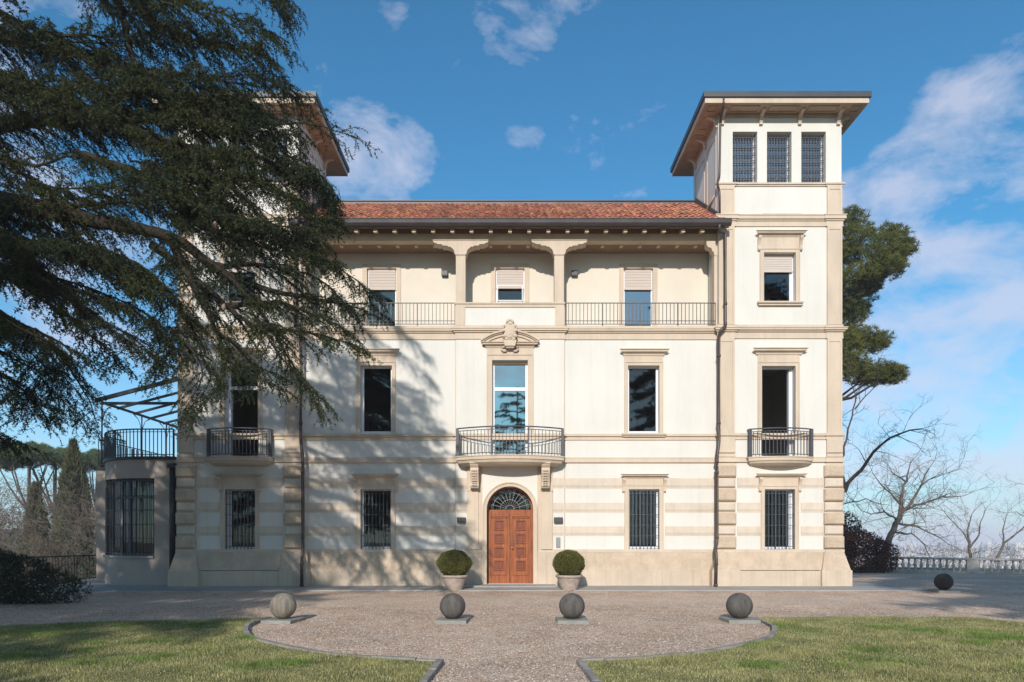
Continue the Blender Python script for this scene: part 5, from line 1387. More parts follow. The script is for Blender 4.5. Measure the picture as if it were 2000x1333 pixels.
def copy_thing(e, loc, rz, sc, label):
    r_ = e.copy(); COL.objects.link(r_); r_.location = loc; r_.rotation_euler = (0, 0, rz); r_.scale = (sc, sc, sc); r_['label'] = label
    for ch in list(e.children):
        c = ch.copy(); COL.objects.link(c); c.parent = r_
    return r_

# tuft cloud: radial needles round many centres
def tufts(centres, nper, ln, wd, r, updir=.4, aspect=1.0):
    n = len(centres)*nper; c = np.repeat(centres, nper, axis=0); d = rand_dirs(n, r); d[:, 2] = d[:, 2]*.8+updir
    d /= np.linalg.norm(d, axis=1, keepdims=True)
    a = np.cross(d, rand_dirs(n, r)); a /= np.linalg.norm(a, axis=1, keepdims=True)+1e-9
    L_ = ln*r.uniform(.6, 1.1, n)[:, None]; st_ = c+d*L_*r.uniform(0, .35, n)[:, None]
    return np.stack([st_-a*wd, st_+a*wd, c+d*L_], 1)
def blob_points(blobs, n, r, shell=.55):
    """points in ellipsoids (cx,cy,cz,rx,ry,rz), more on the shell"""
    out_ = []; vol = np.array([b_[3]*b_[4]*b_[5] for b_ in blobs]); cnts = np.maximum(1, (vol/vol.sum()*n)).astype(int)
    for b_, k in zip(blobs, cnts):
        d = rand_dirs(k, r); rad = shell+(1-shell)*r.uniform(0, 1, k)**.6
        out_.append(np.array(b_[:3])+d*rad[:, None]*np.array(b_[3:6]))
    return np.concatenate(out_)

# ---- stone pine behind the right tower
SPD = 38.0
def sp_at(px, py, d=SPD): return P3(px, py, d)
e = empty('stone_pine', (sp_at(1590, 1100).x, SPD-DIST, -2)); tag(e, 'tall green pine rising behind the right tower', 'pine tree')
r = np.random.default_rng(31)
bl = []
for (px, py, rp_) in [(1640, 480, 62), (1690, 470, 50), (1730, 480, 42), (1762, 492, 24), (1668, 440, 38), (1700, 520, 45), (1730, 515, 30), (1655, 550, 50), (1690, 560, 25), (1700, 545, 28),
                      (1640, 600, 42), (1668, 605, 28), (1640, 650, 42), (1665, 660, 35), (1700, 668, 26), (1650, 700, 30), (1640, 720, 30), (1715, 732, 26), (1742, 728, 18), (1690, 738, 18), (1600, 520, 70), (1600, 620, 60), (1580, 440, 50)]:
    p = sp_at(px, py, SPD+r.uniform(-1.5, 1.5)); q = rp_*1.08/F*SPD; bl.append((p.x, p.y, p.z, q, q*1.1, q*.62))
sub = []
for b_ in bl:
    for k in range(16):
        d = rand_dirs(1, r)[0]*r.uniform(.5, .95); q = r.uniform(.38, .72); sub.append((b_[0]+d[0]*b_[3], b_[1]+d[1]*b_[4], b_[2]+d[2]*b_[5], q, q, q*.72))
pts_ = blob_points(sub, 8200, r, .55)
V = tufts(pts_, 18, .29, .016, r, .5)
V -= np.array([e.location.x, e.location.y, e.location.z])
link('crown', tris_mesh('crown', V, M['pine']), e)
sg = []
tr0 = Vector((e.location.x, e.location.y, -2)); tp = [tr0, tr0+Vector((-.2, 0, 9)), tr0+Vector((.2, .2, 17)), tr0+Vector((.4, 0, 22))]
for i in range(3): sg.append((tuple(tp[i]-tr0), tuple(tp[i+1]-tr0), .38-.1*i, .30-.1*i))
for b_ in bl:
    c = Vector(b_[:3]); s0 = tp[1].lerp(tp[3], max(0, min(1, (c.z-8)/16))); m_ = s0.lerp(c, .5)+Vector((0, 0, -.5))
    sg += [(tuple(s0-tr0), tuple(m_-tr0), .12, .08), (tuple(m_-tr0), tuple(c-tr0), .08, .03)]
    for k in range(4):
        c2 = c+Vector(tuple(rand_dirs(1, r)[0]*b_[3]*.8)); sg.append((tuple(m_.lerp(c, .6)-tr0), tuple(c2-tr0), .035, .012))
link('trunk', segs_mesh('trunk', sg, M['bark'], 6), e)

# ---- bare trees on the right
def guided_tree(name, paths, seed, mat_, label, base, group=None, lv=3, tlen=1.2, density=.35, tr=.018):
    """limbs given as point lists with radii, twigs grown along them"""
    rs = random.Random(seed); segs = []; thin = []
    def twig(p, d, ln, r_, l):
        q = p; n_ = 3
        for i in range(n_):
            d = (d+Vector((rs.gauss(0, .25), rs.gauss(0, .25), rs.gauss(0, .2)+.03))).normalized(); q2 = q+d*ln/n_
            thin.append((tuple(q-base), tuple(q2-base), r_*(1-.25*i), r_*(1-.25*(i+1)))); q = q2
            if l > 0 and rs.random() < .85:
                sd_ = Vector((rs.gauss(0, 1), rs.gauss(0, 1), rs.gauss(0, .8)+.1)).normalized(); twig(q, (d*.45+sd_*.6).normalized(), ln*rs.uniform(.45, .75), r_*.6, l-1)
    for (pts2, ra, rb) in paths:
        P_ = [Vector(p) for p in pts2]; fine2 = []
        for i in range(len(P_)-1):
            n_ = max(1, int((P_[i+1]-P_[i]).length/.35))
            for k in range(n_):
                q = P_[i].lerp(P_[i+1], k/n_)+Vector((rs.gauss(0, .03), rs.gauss(0, .03), rs.gauss(0, .03))); fine2.append(q)
        fine2.append(P_[-1]); m_ = len(fine2)
        for i in range(m_-1):
            t0, t1 = i/(m_-1), (i+1)/(m_-1); r1_, r2_ = ra+(rb-ra)*t0, ra+(rb-ra)*t1
            segs.append((tuple(fine2[i]-base), tuple(fine2[i+1]-base), r1_, r2_))
            if rs.random() < density*(.35+t1*1.3):
                dd = (fine2[i+1]-fine2[i]).normalized(); sd_ = Vector((rs.gauss(0, 1), rs.gauss(0, 1), rs.gauss(0, .8)+.25)).normalized()
                twig(fine2[i+1], (dd*.5+sd_*.7).normalized(), tlen*rs.uniform(.5, 1.2), min(tr, r2_*.6), lv)
        twig(fine2[-1], (fine2[-1]-fine2[-2]).normalized(), tlen, tr*.8, lv)
    e = empty(name, tuple(base)); tag(e, label, 'tree', group)
    link('trunk', segs_mesh('trunk', segs, mat_, 7), e); link('twigs', segs_mesh('twigs', thin, mat_, 3), e)
    return e
def Q(l, d): return [P3(px, py, d+dd) for (px, py, dd) in l]
dA = 30
guided_tree('bare_tree', [(Q([(1560, 1080, 0), (1590, 1010, 0), (1650, 957, 0), (1690, 905, 0), (1706, 880, 0), (1740, 855, 0), (1775, 842, 0), (1800, 838, 0)], dA), .16, .03),
                          (Q([(1650, 957, 0), (1640, 905, .3), (1655, 840, .4), (1668, 800, .5), (1672, 770, .5), (1660, 745, .5)], dA), .07, .02),
                          (Q([(1668, 800, .5), (1690, 775, .6), (1710, 755, .7), (1715, 740, .7)], dA), .035, .012),
                          (Q([(1752, 850, 0), (1785, 868, .2), (1800, 880, .2)], dA), .02, .008), (Q([(1762, 848, 0), (1775, 820, .1)], dA), .014, .006),
                          (Q([(1600, 1000, .3), (1650, 985, .5), (1690, 975, .7), (1720, 985, .8)], dA), .04, .012), (Q([(1690, 905, 0), (1675, 880, .4), (1665, 868, .6)], dA), .022, .01)],
            41, M['barkdark'], 'dark bare branches reaching out beside the right tower', P3(1560, 1090, dA), 'bare winter trees', 3, 1.0, .75, .02)
dBt = 40
guided_tree('bare_tree', [(Q([(1728, 1085, 0), (1735, 1055, 0), (1750, 1025, 0), (1760, 1005, 0)], dBt), .21, .15),
                          (Q([(1758, 1008, 0), (1762, 970, .3), (1772, 930, .6), (1778, 905, .8)], dBt), .13, .03),
                          (Q([(1760, 1005, 0), (1785, 975, -.5), (1800, 945, -.8), (1815, 915, -1)], dBt), .12, .03),
                          (Q([(1762, 1000, 0), (1795, 985, 1), (1840, 972, 1.5), (1885, 968, 2)], dBt), .09, .02),
                          (Q([(1765, 990, 0), (1740, 965, 1), (1720, 945, 1.3), (1705, 925, 1.5)], dBt), .08, .02),
                          (Q([(1750, 1022, 0), (1790, 1028, -1), (1820, 1045, -1.5), (1850, 1062, -2)], dBt), .08, .02),
                          (Q([(1745, 1038, 0), (1785, 1045, 1), (1805, 1065, 1.2), (1815, 1085, 1.5)], dBt), .07, .02),
                          (Q([(1770, 940, 1), (1745, 925, 1.5), (1735, 910, 2)], dBt), .05, .015), (Q([(1800, 945, -1), (1830, 930, -1.2), (1850, 925, -1.5)], dBt), .05, .015),
                          (Q([(1752, 1015, 0), (1725, 1000, -1), (1700, 1005, -1.5), (1680, 995, -2)], dBt), .06, .015)],
            42, M['bark2'], 'large spreading bare tree leaning behind the balustrade', P3(1728, 1088, dBt), 'bare winter trees', 4, 1.9, 1.25, .026)
guided_tree('bare_tree', [(Q([(1895, 1095, 0), (1893, 1060, 0), (1890, 1035, .2), (1898, 1005, .3)], 44), .11, .03), (Q([(1894, 1070, 0), (1912, 1045, .3), (1915, 1020, .4), (1925, 995, .5)], 44), .07, .02),
                          (Q([(1892, 1060, 0), (1872, 1030, .3), (1850, 1010, .5), (1835, 990, .5)], 44), .045, .015)],
            43, M['bark2'], 'slim forked bare tree beyond the middle of the balustrade', P3(1895, 1098, 44), 'bare winter trees', 3, 1.3, .7, .02)
guided_tree('bare_tree', [(Q([(1945, 1098, 0), (1962, 1060, 0), (1985, 1045, .2), (2010, 1020, .3)], 40), .09, .03), (Q([(1960, 1065, 0), (1958, 1035, .3), (1965, 1010, .4)], 40), .05, .02)],
            44, M['bark2'], 'thin bare tree at the right edge beyond the balustrade', P3(1945, 1100, 40), 'bare winter trees', 3, 1.2, .7, .02)

guided_tree('bare_tree', [(Q([(2090, 1100, 0), (2085, 1050, 0), (2100, 1000, 0), (2040, 960, 0), (1995, 945, 0)], 38), .10, .01), (Q([(2085, 1050, 0), (2030, 1020, 0), (1985, 1000, 0), (1965, 1002, 0)], 38), .06, .01)],
            45, M['bark2'], 'bare tree beyond the right edge with only branch tips showing', P3(2090, 1100, 38), 'bare winter trees', 3, 1.1, .6, .018)

# hedge, dark reddish, by the balustrade end; small evergreen tip behind it
r = np.random.default_rng(51)
e = empty('hedge', (17.6, 11.5, -.1)); tag(e, 'dark russet hedge between the right tower and the balustrade', 'hedge')
bl = [(-1.2, .3, 1.3, 1.6, 1.1, 1.5), (.6, .2, .9, 1.4, 1.0, 1.2), (1.6, .1, .75, .9, .8, .9), (-3, .5, 1.6, 1.8, 1.2, 1.7), (.4, .4, 1.5, .9, .8, .8), (-.3, .2, 2.3, .9, .7, .8), (-1.2, .2, 2.5, 1.0, .7, .9)]
pts_ = blob_points(bl, 26000, r, .55); link('foliage', tris_mesh('foliage', leaf_tris(pts_, rand_dirs(len(pts_), r)*.5+np.array([0, 0, .4]), .085, r, .4), M['redhedge']), e)
bt = []
for k in range(260):
    p = np.array([r.uniform(-3, 2.3), r.uniform(-.4, .6), 0]); h_ = r.uniform(1.0, 2.6)*(1 if p[0] < .8 else .65); q = p+np.array([r.normal()*.25, r.normal()*.2, h_]); bt.append((tuple(p), tuple(q), .012, .005))
link('stems', segs_mesh('stems', bt, M['barkdark'], 3), e)
e = empty('evergreen_shrub', (16.6, 14.5, -.2)); tag(e, 'small dark green bush showing above the russet hedge', 'bush')
pts_ = blob_points([(0, 0, 1.8, .9, .9, 1.6), (-.8, 0, 1.6, .9, .9, 1.8)], 3500, r, .7); link('foliage', tris_mesh('foliage', leaf_tris(pts_, rand_dirs(len(pts_), r), .07, r, .35), M['laurel']), e)
link('stem', segs_mesh('stem', [((0, 0, 0), (0, 0, 2), .06, .03)], M['bark'], 5), e)

# bottom-left laurel
e = empty('laurel_bush', (-11.9, -5.6, 0)); tag(e, 'dark glossy evergreen bush at the left edge beside the drive', 'bush')
r = np.random.default_rng(52)
bl = [(-.5, 0, .62, .95, .9, .62), (.35, .1, .42, .7, .7, .45), (-1.5, .2, .75, 1.0, .9, .7), (.85, .2, .3, .45, .5, .33), (-.9, -.1, .95, .6, .6, .42)]
pts_ = blob_points(bl, 9000, r, .72); link('foliage', tris_mesh('foliage', leaf_tris(pts_, rand_dirs(len(pts_), r)*.6+np.array([0, -.2, .4]), .06, r, .34), M['laurel']), e)
st_ = [((r.uniform(-1.2, .6), r.uniform(-.3, .3), 0), (r.uniform(-1.6, .9), r.uniform(-.5, .5), r.uniform(.4, 1.1)), .018, .006) for k in range(60)]
link('stems', segs_mesh('stems', st_, M['barkdark'], 4), e)

# ---- left background: umbrella pines, cypresses, bare trees, thicket
def umbrella(px, py_top, d, half_px, thick_px, seed, label, forks=4):
    r = np.random.default_rng(seed); c = P3(px, py_top, d); hw = half_px/F*d; th = thick_px/F*d; gz = ground_z(c.x, c.y)
    e = empty('umbrella_pine', (c.x, c.y, gz)); tag(e, label, 'pine tree', 'umbrella pines on the skyline behind the left garden')
    H = c.z-gz; bl = []
    for k in range(46):
        a = r.uniform(0, 6.28); q = math.sqrt(r.uniform(0, 1)); x_ = math.cos(a)*q*hw*.92; y_ = math.sin(a)*q*hw*.92
        bl.append((x_, y_, H-th*.45-th*.55*q*q+r.uniform(-.1, .1)*th, hw*.2, hw*.2, th*.34))
    pts_ = blob_points(bl, 2600, r, .55); link('crown', tris_mesh('crown', tufts(pts_, 16, .42, .03, r, .5), M['umbpine']), e)
    sg = [((0, 0, 0), (r.uniform(-.3, .3), 0, H*.55), .34, .26)]; top = Vector((sg[0][1]))
    for k in range(forks+4):
        a = 6.28*k/(forks+4)+r.uniform(-.3, .3); q = hw*r.uniform(.4, .8); en = Vector((math.cos(a)*q, math.sin(a)*q, H-th*.9)); m_ = top.lerp(en, .5)+Vector((0, 0, -.4))
        s0 = Vector((top.x, 0, H*r.uniform(.5, .6))); sg += [(tuple(s0), tuple(m_), .14, .10), (tuple(m_), tuple(en), .10, .05)]
    sg.append((tuple(top), (top.x+.3, 0, H-th*.6), .26, .1))
    link('trunk', segs_mesh('trunk', sg, M['bark2'], 7), e)
umbrella(52, 863, 78, 78, 34, 61, 'umbrella pine with a bare forked trunk at the far left skyline')
umbrella(105, 865, 86, 66, 40, 62, 'umbrella pine behind and between the bare pine and the tall cypress')
umbrella(185, 876, 84, 48, 34, 63, 'umbrella pine between the tall cypress and the pavilion')
umbrella(-40, 872, 80, 60, 36, 64, 'umbrella pine partly cut by the left edge')
def cypress(px, py_top, d, half_px, seed, label):
    r = np.random.default_rng(seed); c = P3(px, py_top, d); gz = ground_z(c.x, c.y); H = c.z-gz; hw = half_px/F*d
    e = empty('cypress', (c.x, c.y, gz)); tag(e, label, 'cypress', 'dark columnar cypresses')
    n = 5200; t = r.uniform(0, 1, n)**.85; prof = np.sin(np.pi*np.clip(t*.78+.20, 0, 1))**.7; prof = np.where(t > .8, prof*((1-t)/.2)**.55, prof)
    a = r.uniform(0, 6.28, n); lob = 1+.16*np.sin(a*3+t*9)+.12*np.sin(a*5-t*17); rad = hw*prof*lob*(.7+.3*r.uniform(0, 1, n)**.5)
    p_ = np.stack([np.cos(a)*rad, np.sin(a)*rad, t*H], 1)
    dd = np.stack([np.cos(a)*.35, np.sin(a)*.35, np.ones(n)], 1)
    V = np.concatenate([leaf_tris(p_+r.normal(size=(n, 3))*.08, dd, .30, r, .16, .35) for q in range(5)])
    link('crown', tris_mesh('crown', V, M['cypress']), e); link('trunk', segs_mesh('trunk', [((0, 0, 0), (0, 0, H*.8), .2, .05)], M['bark'], 6), e)
cypress(143, 866, 56, 28, 71, 'tallest dark cypress, left of the round pavilion')
cypress(70, 952, 50, 17, 72, 'smaller slim cypress left of the tallest one')
cypress(160, 1010, 60, 14, 73, 'short dark cypress close against the pavilion wall')
# bare trees
pr1 = bare_tree('bare_tree', tuple(P3(115, 1095, 36)), 7.5, 81, M['bark3'], 'pale bare tree with forked trunk just left of the pavilion', 'bare winter trees', levels=4, r0=.11, first_len=.22, spread=.55, up=.5, nchild=(2, 3), minr=.016)
pr1.location.z = ground_z(pr1.location.x, pr1.location.y)
pr2 = bare_tree('bare_tree', tuple(P3(55, 1095, 33)), 6.5, 82, M['bark3'], 'leaning pale bare tree behind the iron fence', 'bare winter trees', lean=(-.35, 0), levels=4, r0=.10, first_len=.22, spread=.55, up=.45, nchild=(2, 3), minr=.016)
pr2.location.z = ground_z(pr2.location.x, pr2.location.y)
rs = random.Random(9)
for k in range(15):
    px = rs.uniform(-60, 200); d = rs.uniform(38, 74); src = (pr1, pr2)[k % 2]; x_, y_ = PX(px, d), d-DIST
    copy_thing(src, (x_, y_, ground_z(x_, y_)-.3), rs.uniform(0, 6.28), rs.uniform(.9, 1.5)*d/52, 'one of the grey-brown bare trees crowding the slope behind the iron fence')
# dense understory mass
r = np.random.default_rng(91); segs_ = []
for k in range(15000):
    d = r.uniform(32, 92); px = r.uniform(-330, 240); x_, y_ = PX(px, d), d-DIST
    hmax = (1050-r.uniform(925, 1030)+0)/F*d+EYE; gz = ground_z(x_, y_); z_ = gz+(hmax-gz)*r.uniform(0, 1)**.8
    v = r.normal(size=3); v[2] = abs(v[2])*1.2; v = v/np.linalg.norm(v)*r.uniform(.5, 1.7); segs_.append(((x_, y_, z_), (x_+v[0], y_+v[1], z_+v[2]), .022*d/60, .008*d/60))
tag(link('thicket', segs_mesh('thicket', segs_, M['thicket'], 3)), 'brown tangle of bare undergrowth on the slope behind the fence', 'undergrowth', kind='stuff')
n = 9000; d = r.uniform(36, 95, n); px = r.uniform(-330, 260, n); x_ = (px-996)/F*d; y_ = d-DIST; gz = np.array([ground_z(a, b) for a, b in zip(x_, y_)])
zt_ = EYE+(1050-(1005+30*np.sin(px*.05)+r.uniform(-15, 40, n)))/F*d; z_ = gz+(np.maximum(zt_-gz, .3))*r.uniform(0, 1, n)
tag(link('ivy_thicket', tris_mesh('ivy_thicket', leaf_tris(np.stack([x_, y_, z_], 1), rand_dirs(n, r), .25, r, .4), M['ivy'])), 'evergreen undergrowth among the bare trees on the left slope', 'undergrowth', kind='stuff')
# wooded far hillside left
hb = MB()
hx = np.linspace(-420, -60, 40)
prof_ = [(-420, 34), (-300, 30), (-200, 20), (-130, 8), (-60, -6)]
for i, x_ in enumerate(hx):
    zt_ = np.interp(x_, [p[0] for p in prof_], [p[1] for p in prof_])*.25+r.normal()*.6
    for (yy, fz) in ((150, -20), (190, -4), (230, zt_), (300, zt_-6)): hb.v.append((float(x_), yy, float(fz)))
for i in range(len(hx)-1):
    for j in range(3): a = i*4+j; hb.f.append((a, a+4, a+5, a+1)); hb.mi.append(0); hb.sm.append(True)
tag(hb.build('hills', M['woodland']), kind='structure')

# right: scrub below the balustrade and the far city
r = np.random.default_rng(92); segs_ = []
for k in range(2600):
    d = r.uniform(38, 75); px = r.uniform(1660, 2150); x_, y_ = PX(px, d), d-DIST; z_ = EYE+(1050-r.uniform(1072, 1125))/F*d
    v = r.normal(size=3); v[2] = abs(v[2])*1.3; v = v/np.linalg.norm(v)*r.uniform(.4, 1.1); segs_.append(((x_, y_, z_), (x_+v[0], y_+v[1], z_+v[2]), .012, .005))
tag(link('scrub', segs_mesh('scrub', segs_, M['thicket'], 3)), 'fine bare scrub seen through and above the balustrade', 'undergrowth', kind='stuff')
city = MB(); 
for k in range(900):
    d = r.uniform(900, 3200); px = r.uniform(1550, 2300); x_, y_ = PX(px, d), d-DIST; w_ = r.uniform(8, 26); h_ = r.uniform(8, 26) if r.uniform() < .93 else r.uniform(30, 60)
    city.box(x_-w_, x_+w_, y_-10, y_+10, -75, -75+h_)
tag(city.build('city', M['far_white']), 'pale hazy city spread over the plain beyond the balustrade', 'city', kind='stuff')
def far_tower(px, py, d, w_, label):
    x_, y_ = PX(px, d), d-DIST; z_ = PZ(py, d); e = MB(); e.box(x_-w_, x_+w_, y_-w_, y_+w_, -75, z_); e.box(x_-w_*.5, x_+w_*.5, y_-w_*.5, y_+w_*.5, z_, z_+4)
    nfl = 12
    for k in range(nfl): zz_ = z_-5*(k+1); e.box(x_-w_-.4, x_+w_+.4, y_-w_-.4, y_+w_+.4, zz_, zz_+1.2)
    tag(e.build('tower_block', M['far_white']), label, 'tower block', 'tower blocks in the hazy city')
far_tower(1930, 1062, 1500, 7, 'slim pale tower block in the haze right of the forked bare tree')
far_tower(1985, 1062, 1400, 10, 'broad pale tower block in the haze near the right edge')
far_tower(1998, 1068, 1450, 9, 'pale tower block cut by the right edge')

# ------------------------------------------------------------------ THE CEDAR
rs = random.Random(77); r = np.random.default_rng(77)
CB = Vector((-14.5, -10.5, 0))
cedar = empty('cedar_tree', tuple(CB)); tag(cedar, 'huge dark cedar with drooping branches filling the upper left', 'cedar')
wood = []; twigs = []; needle_seg = []      # needle_seg: p0,p1
def cedar_limb(pts2, ra, rb, dens=1.0, slen=1.15, coarse=False, bare0=0.0):
    P_ = [Vector(p) for p in pts2]; fine2 = []
    # catmull smoothing
    n_ = len(P_)
    for i in range(n_-1):
        p0, p1, p2, p3 = P_[max(i-1, 0)], P_[i], P_[i+1], P_[min(i+2, n_-1)]; ln = (p2-p1).length; m_ = max(1, int(ln/.16))
        for k in range(m_):
            t = k/m_; q = .5*((2*p1)+(-p0+p2)*t+(2*p0-5*p1+4*p2-p3)*t*t+(-p0+3*p1-3*p2+p3)*t**3); fine2.append(q+Vector((rs.gauss(0, .012), rs.gauss(0, .012), rs.gauss(0, .012))))
    fine2.append(P_[-1]); m_ = len(fine2)
    for i in range(m_-1):
        t0, t1 = i/(m_-1), (i+1)/(m_-1); r1_ = ra+(rb-ra)*t0**.8; r2_ = ra+(rb-ra)*t1**.8
        wood.append((tuple(fine2[i]), tuple(fine2[i+1]), r1_, r2_))
        if t0 < bare0: continue
        if t1 > .5: needle_seg.append((fine2[i], fine2[i+1]))
        d = (fine2[i+1]-fine2[i]).normalized(); lat = d.cross(Vector((0, 0, 1)))
        if lat.length < .2: lat = Vector((rs.gauss(0, 1), rs.gauss(0, 1), 0))
        lat.normalize()
        k = int(dens*1.6)+(1 if rs.random() < (dens*1.6)%1 else 0) if not coarse else (1 if rs.random() < dens else 0)
        for _ in range(k):
            s = rs.choice((-1, 1)); ln = slen*rs.uniform(.35, 1)*(1-.55*t1)+.15
            dd = (d*rs.uniform(.45, 1.0)+lat*s*rs.uniform(.5, 1.0)+Vector((rs.gauss(0, .12), rs.gauss(0, .12), rs.uniform(-.25, .2)))).normalized()
            spray(fine2[i+1], dd, ln, min(.016, r2_*.5), coarse)
    spray(fine2[-1], (fine2[-1]-fine2[-2]).normalized(), .45, .006, coarse)
def spray(p, d, ln, r_, coarse):
    n_ = max(3, int(ln/(.14 if not coarse else .24))); q = Vector(p)
    for i in range(n_):
        d = (d+Vector((rs.gauss(0, .07), rs.gauss(0, .07), -.085+rs.gauss(0, .03)))).normalized(); q2 = q+d*ln/n_
        twigs.append((tuple(q), tuple(q2), max(.0025, r_*(1-i/n_)), max(.002, r_*(1-(i+1)/n_)))); needle_seg.append((q, q2))
        lat = d.cross(Vector((0, 0, 1))); lat = lat.normalized() if lat.length > .1 else Vector((1, 0, 0))
        for s in (-1, 1):
            if rs.random() < .82:
                l2 = (.12+.30*rs.random())*(1-.35*i/n_)*(1.5 if coarse else 1)
                d2 = (d*.55+lat*s*rs.uniform(.3, .9)+Vector((rs.gauss(0, .15), rs.gauss(0, .15), -rs.uniform(.1, .75)))).normalized()
                m1 = q2+d2*l2*.5; d3 = (d2+Vector((0, 0, -.35))).normalized(); m2 = m1+d3*l2*.5
                needle_seg.append((q2, m1)); needle_seg.append((m1, m2))
        q = q2
def C(l, bow_=0): return [P3(px, py, d) for (px, py, d) in l]
limbs = [
 ([(-420, 300, 13.6), (-200, 350, 13.2), (0, 392, 12.6), (150, 425, 12.2), (330, 462, 12), (420, 520, 11.9), (520, 562, 11.8), (640, 585, 11.8), (725, 602, 11.7)], .27, .014, 1.5),
 ([(330, 462, 12), (370, 540, 11.7), (400, 600, 11.5), (430, 660, 11.5), (445, 715, 11.5), (420, 765, 11.4), (395, 790, 11.4)], .07, .006, 1.2),
 ([(380, 490, 12), (470, 560, 11.6), (520, 610, 11.5), (565, 680, 11.4), (600, 730, 11.4), (622, 762, 11.3)], .06, .006, 1.1),
 ([(430, 650, 11.5), (480, 690, 11.6), (520, 720, 11.6), (560, 735, 11.5)], .02, .005, 1.1),
 ([(-200, 300, 13.2), (-50, 262, 12.8), (100, 238, 12.5), (300, 235, 12.2), (450, 262, 12), (560, 305, 11.9), (645, 360, 11.8), (655, 400, 11.8)], .10, .008, 1.7),
 ([(-200, 20, 13.4), (-50, 62, 12.9), (150, 110, 12.5), (270, 140, 12.2), (400, 152, 12), (500, 168, 11.9), (580, 172, 11.8)], .09, .006, 1.5),
 ([(-100, -120, 13.2), (100, -110, 12.7), (200, -30, 12.4), (330, 0, 12.2), (450, 30, 12), (535, 62, 11.9)], .09, .006, 1.5),
 ([(0, -260, 13.2), (200, -200, 12.5), (350, -110, 12.2), (470, -50, 12), (555, 5, 11.9)], .08, .006, 1.5),
 ([(200, -150, 12.6), (240, 30, 12.3), (270, 130, 12.1), (380, 225, 11.9), (500, 245, 11.8), (610, 240, 11.7), (700, 262, 11.7)], .07, .005, .7),
 ([(-250, 380, 13.4), (-100, 420, 13), (0, 468, 12.7), (100, 560, 12.3), (200, 632, 12.1), (290, 690, 12)], .11, .007, 1.6),
 ([(-250, 480, 13.2), (-100, 560, 12.8), (50, 640, 12.4), (120, 700, 12.2), (165, 765, 12.1), (185, 815, 12)], .08, .006, 1.3),
 ([(-150, 470, 13), (0, 520, 12.6), (150, 568, 12.3), (250, 600, 12.1), (310, 660, 12), (300, 715, 12)], .07, .006, 1.6),
 ([(-300, 620, 13), (-150, 720, 12.4), (-60, 800, 12.1), (-5, 845, 12), (30, 862, 11.9)], .05, .006, 1.1),
 ([(-200, 80, 13.2), (-100, 110, 12.9), (60, 172, 12.4), (200, 230, 12.2), (330, 290, 12), (420, 370, 11.9), (480, 430, 11.8), (600, 455, 11.7)], .09, .007, 1.7),
 ([(150, 300, 12.4), (300, 350, 12.1), (450, 420, 11.9), (560, 445, 11.8), (635, 425, 11.7)], .06, .006, 1.6),
 ([(330, 280, 12.1), (430, 340, 11.9), (560, 460, 11.7), (680, 520, 11.6), (730, 555, 11.5)], .06, .006, 1.5),
 ([(300, 480, 12.1), (400, 560, 11.9), (500, 632, 11.7), (620, 650, 11.5), (700, 668, 11.4)], .06, .006, 1.6),
 ([(-200, -60, 13), (-50, 0, 12.7), (80, 62, 12.4), (200, 70, 12.2), (330, 60, 12.1)], .07, .006, 1.6),
 ([(-200, 260, 13.1), (-100, 300, 12.9), (50, 322, 12.5), (150, 305, 12.3), (200, 330, 12.2)], .06, .006, .9),
 ([(-250, 180, 13.3), (-100, 170, 12.9), (0, 165, 12.6), (120, 175, 12.3), (220, 200, 12.2)], .07, .006, 1.7),
 ([(-150, 560, 12.9), (0, 620, 12.5), (80, 650, 12.3), (140, 690, 12.2), (80, 740, 12.1), (60, 775, 12.1)], .05, .006, 1.2),
 ([(0, 470, 12.6), (140, 500, 12.3), (260, 520, 12.1), (350, 590, 12), (340, 650, 11.9)], .06, .006, 1.6),
 ([(430, 520, 11.9), (540, 520, 11.7), (640, 545, 11.6), (700, 600, 11.5)], .04, .005, 1.5),
 ([(450, 600, 11.8), (540, 590, 11.7), (620, 610, 11.6), (690, 640, 11.5)], .04, .005, 1.5),
 ([(230, -20, 12.5), (330, 60, 12.3), (430, 90, 12.1), (520, 110, 12)], .04, .005, 1.6),
 ([(-100, 380, 12.8), (60, 400, 12.4), (200, 400, 12.2), (330, 390, 12), (440, 400, 11.9)], .05, .005, 1.7),
 ([(-60, 430, 12.6), (60, 470, 12.4), (180, 490, 12.2), (280, 560, 12.1)], .05, .005, 1.7),
 ([(120, 110, 12.5), (200, 170, 12.4), (300, 190, 12.3), (420, 200, 12.1), (500, 215, 12)], .04, .005, 1.8),
 ([(-120, 640, 12.7), (0, 690, 12.4), (60, 720, 12.3), (110, 770, 12.2)], .03, .005, 1.2),
 ([(230, 240, 12.2), (360, 285, 12), (480, 300, 11.9), (590, 335, 11.8), (640, 370, 11.8)], .05, .005, 1.9),
 ([(280, 330, 12.2), (400, 345, 12), (500, 350, 11.9), (600, 395, 11.8)], .05, .005, 1.9),
 ([(250, 180, 12.3), (380, 195, 12.1), (480, 230, 12), (560, 260, 11.9)], .04, .005, 1.9),
 ([(330, 420, 12.1), (430, 455, 11.9), (520, 480, 11.8), (620, 500, 11.7)], .05, .005, 1.9),
 ([(-60, 700, 12.5), (20, 740, 12.3), (70, 790, 12.2), (120, 800, 12.1)], .03, .005, 1.2),
 ([(330, 640, 11.9), (380, 690, 11.7), (395, 740, 11.6), (370, 785, 11.5)], .02, .005, .9),
]
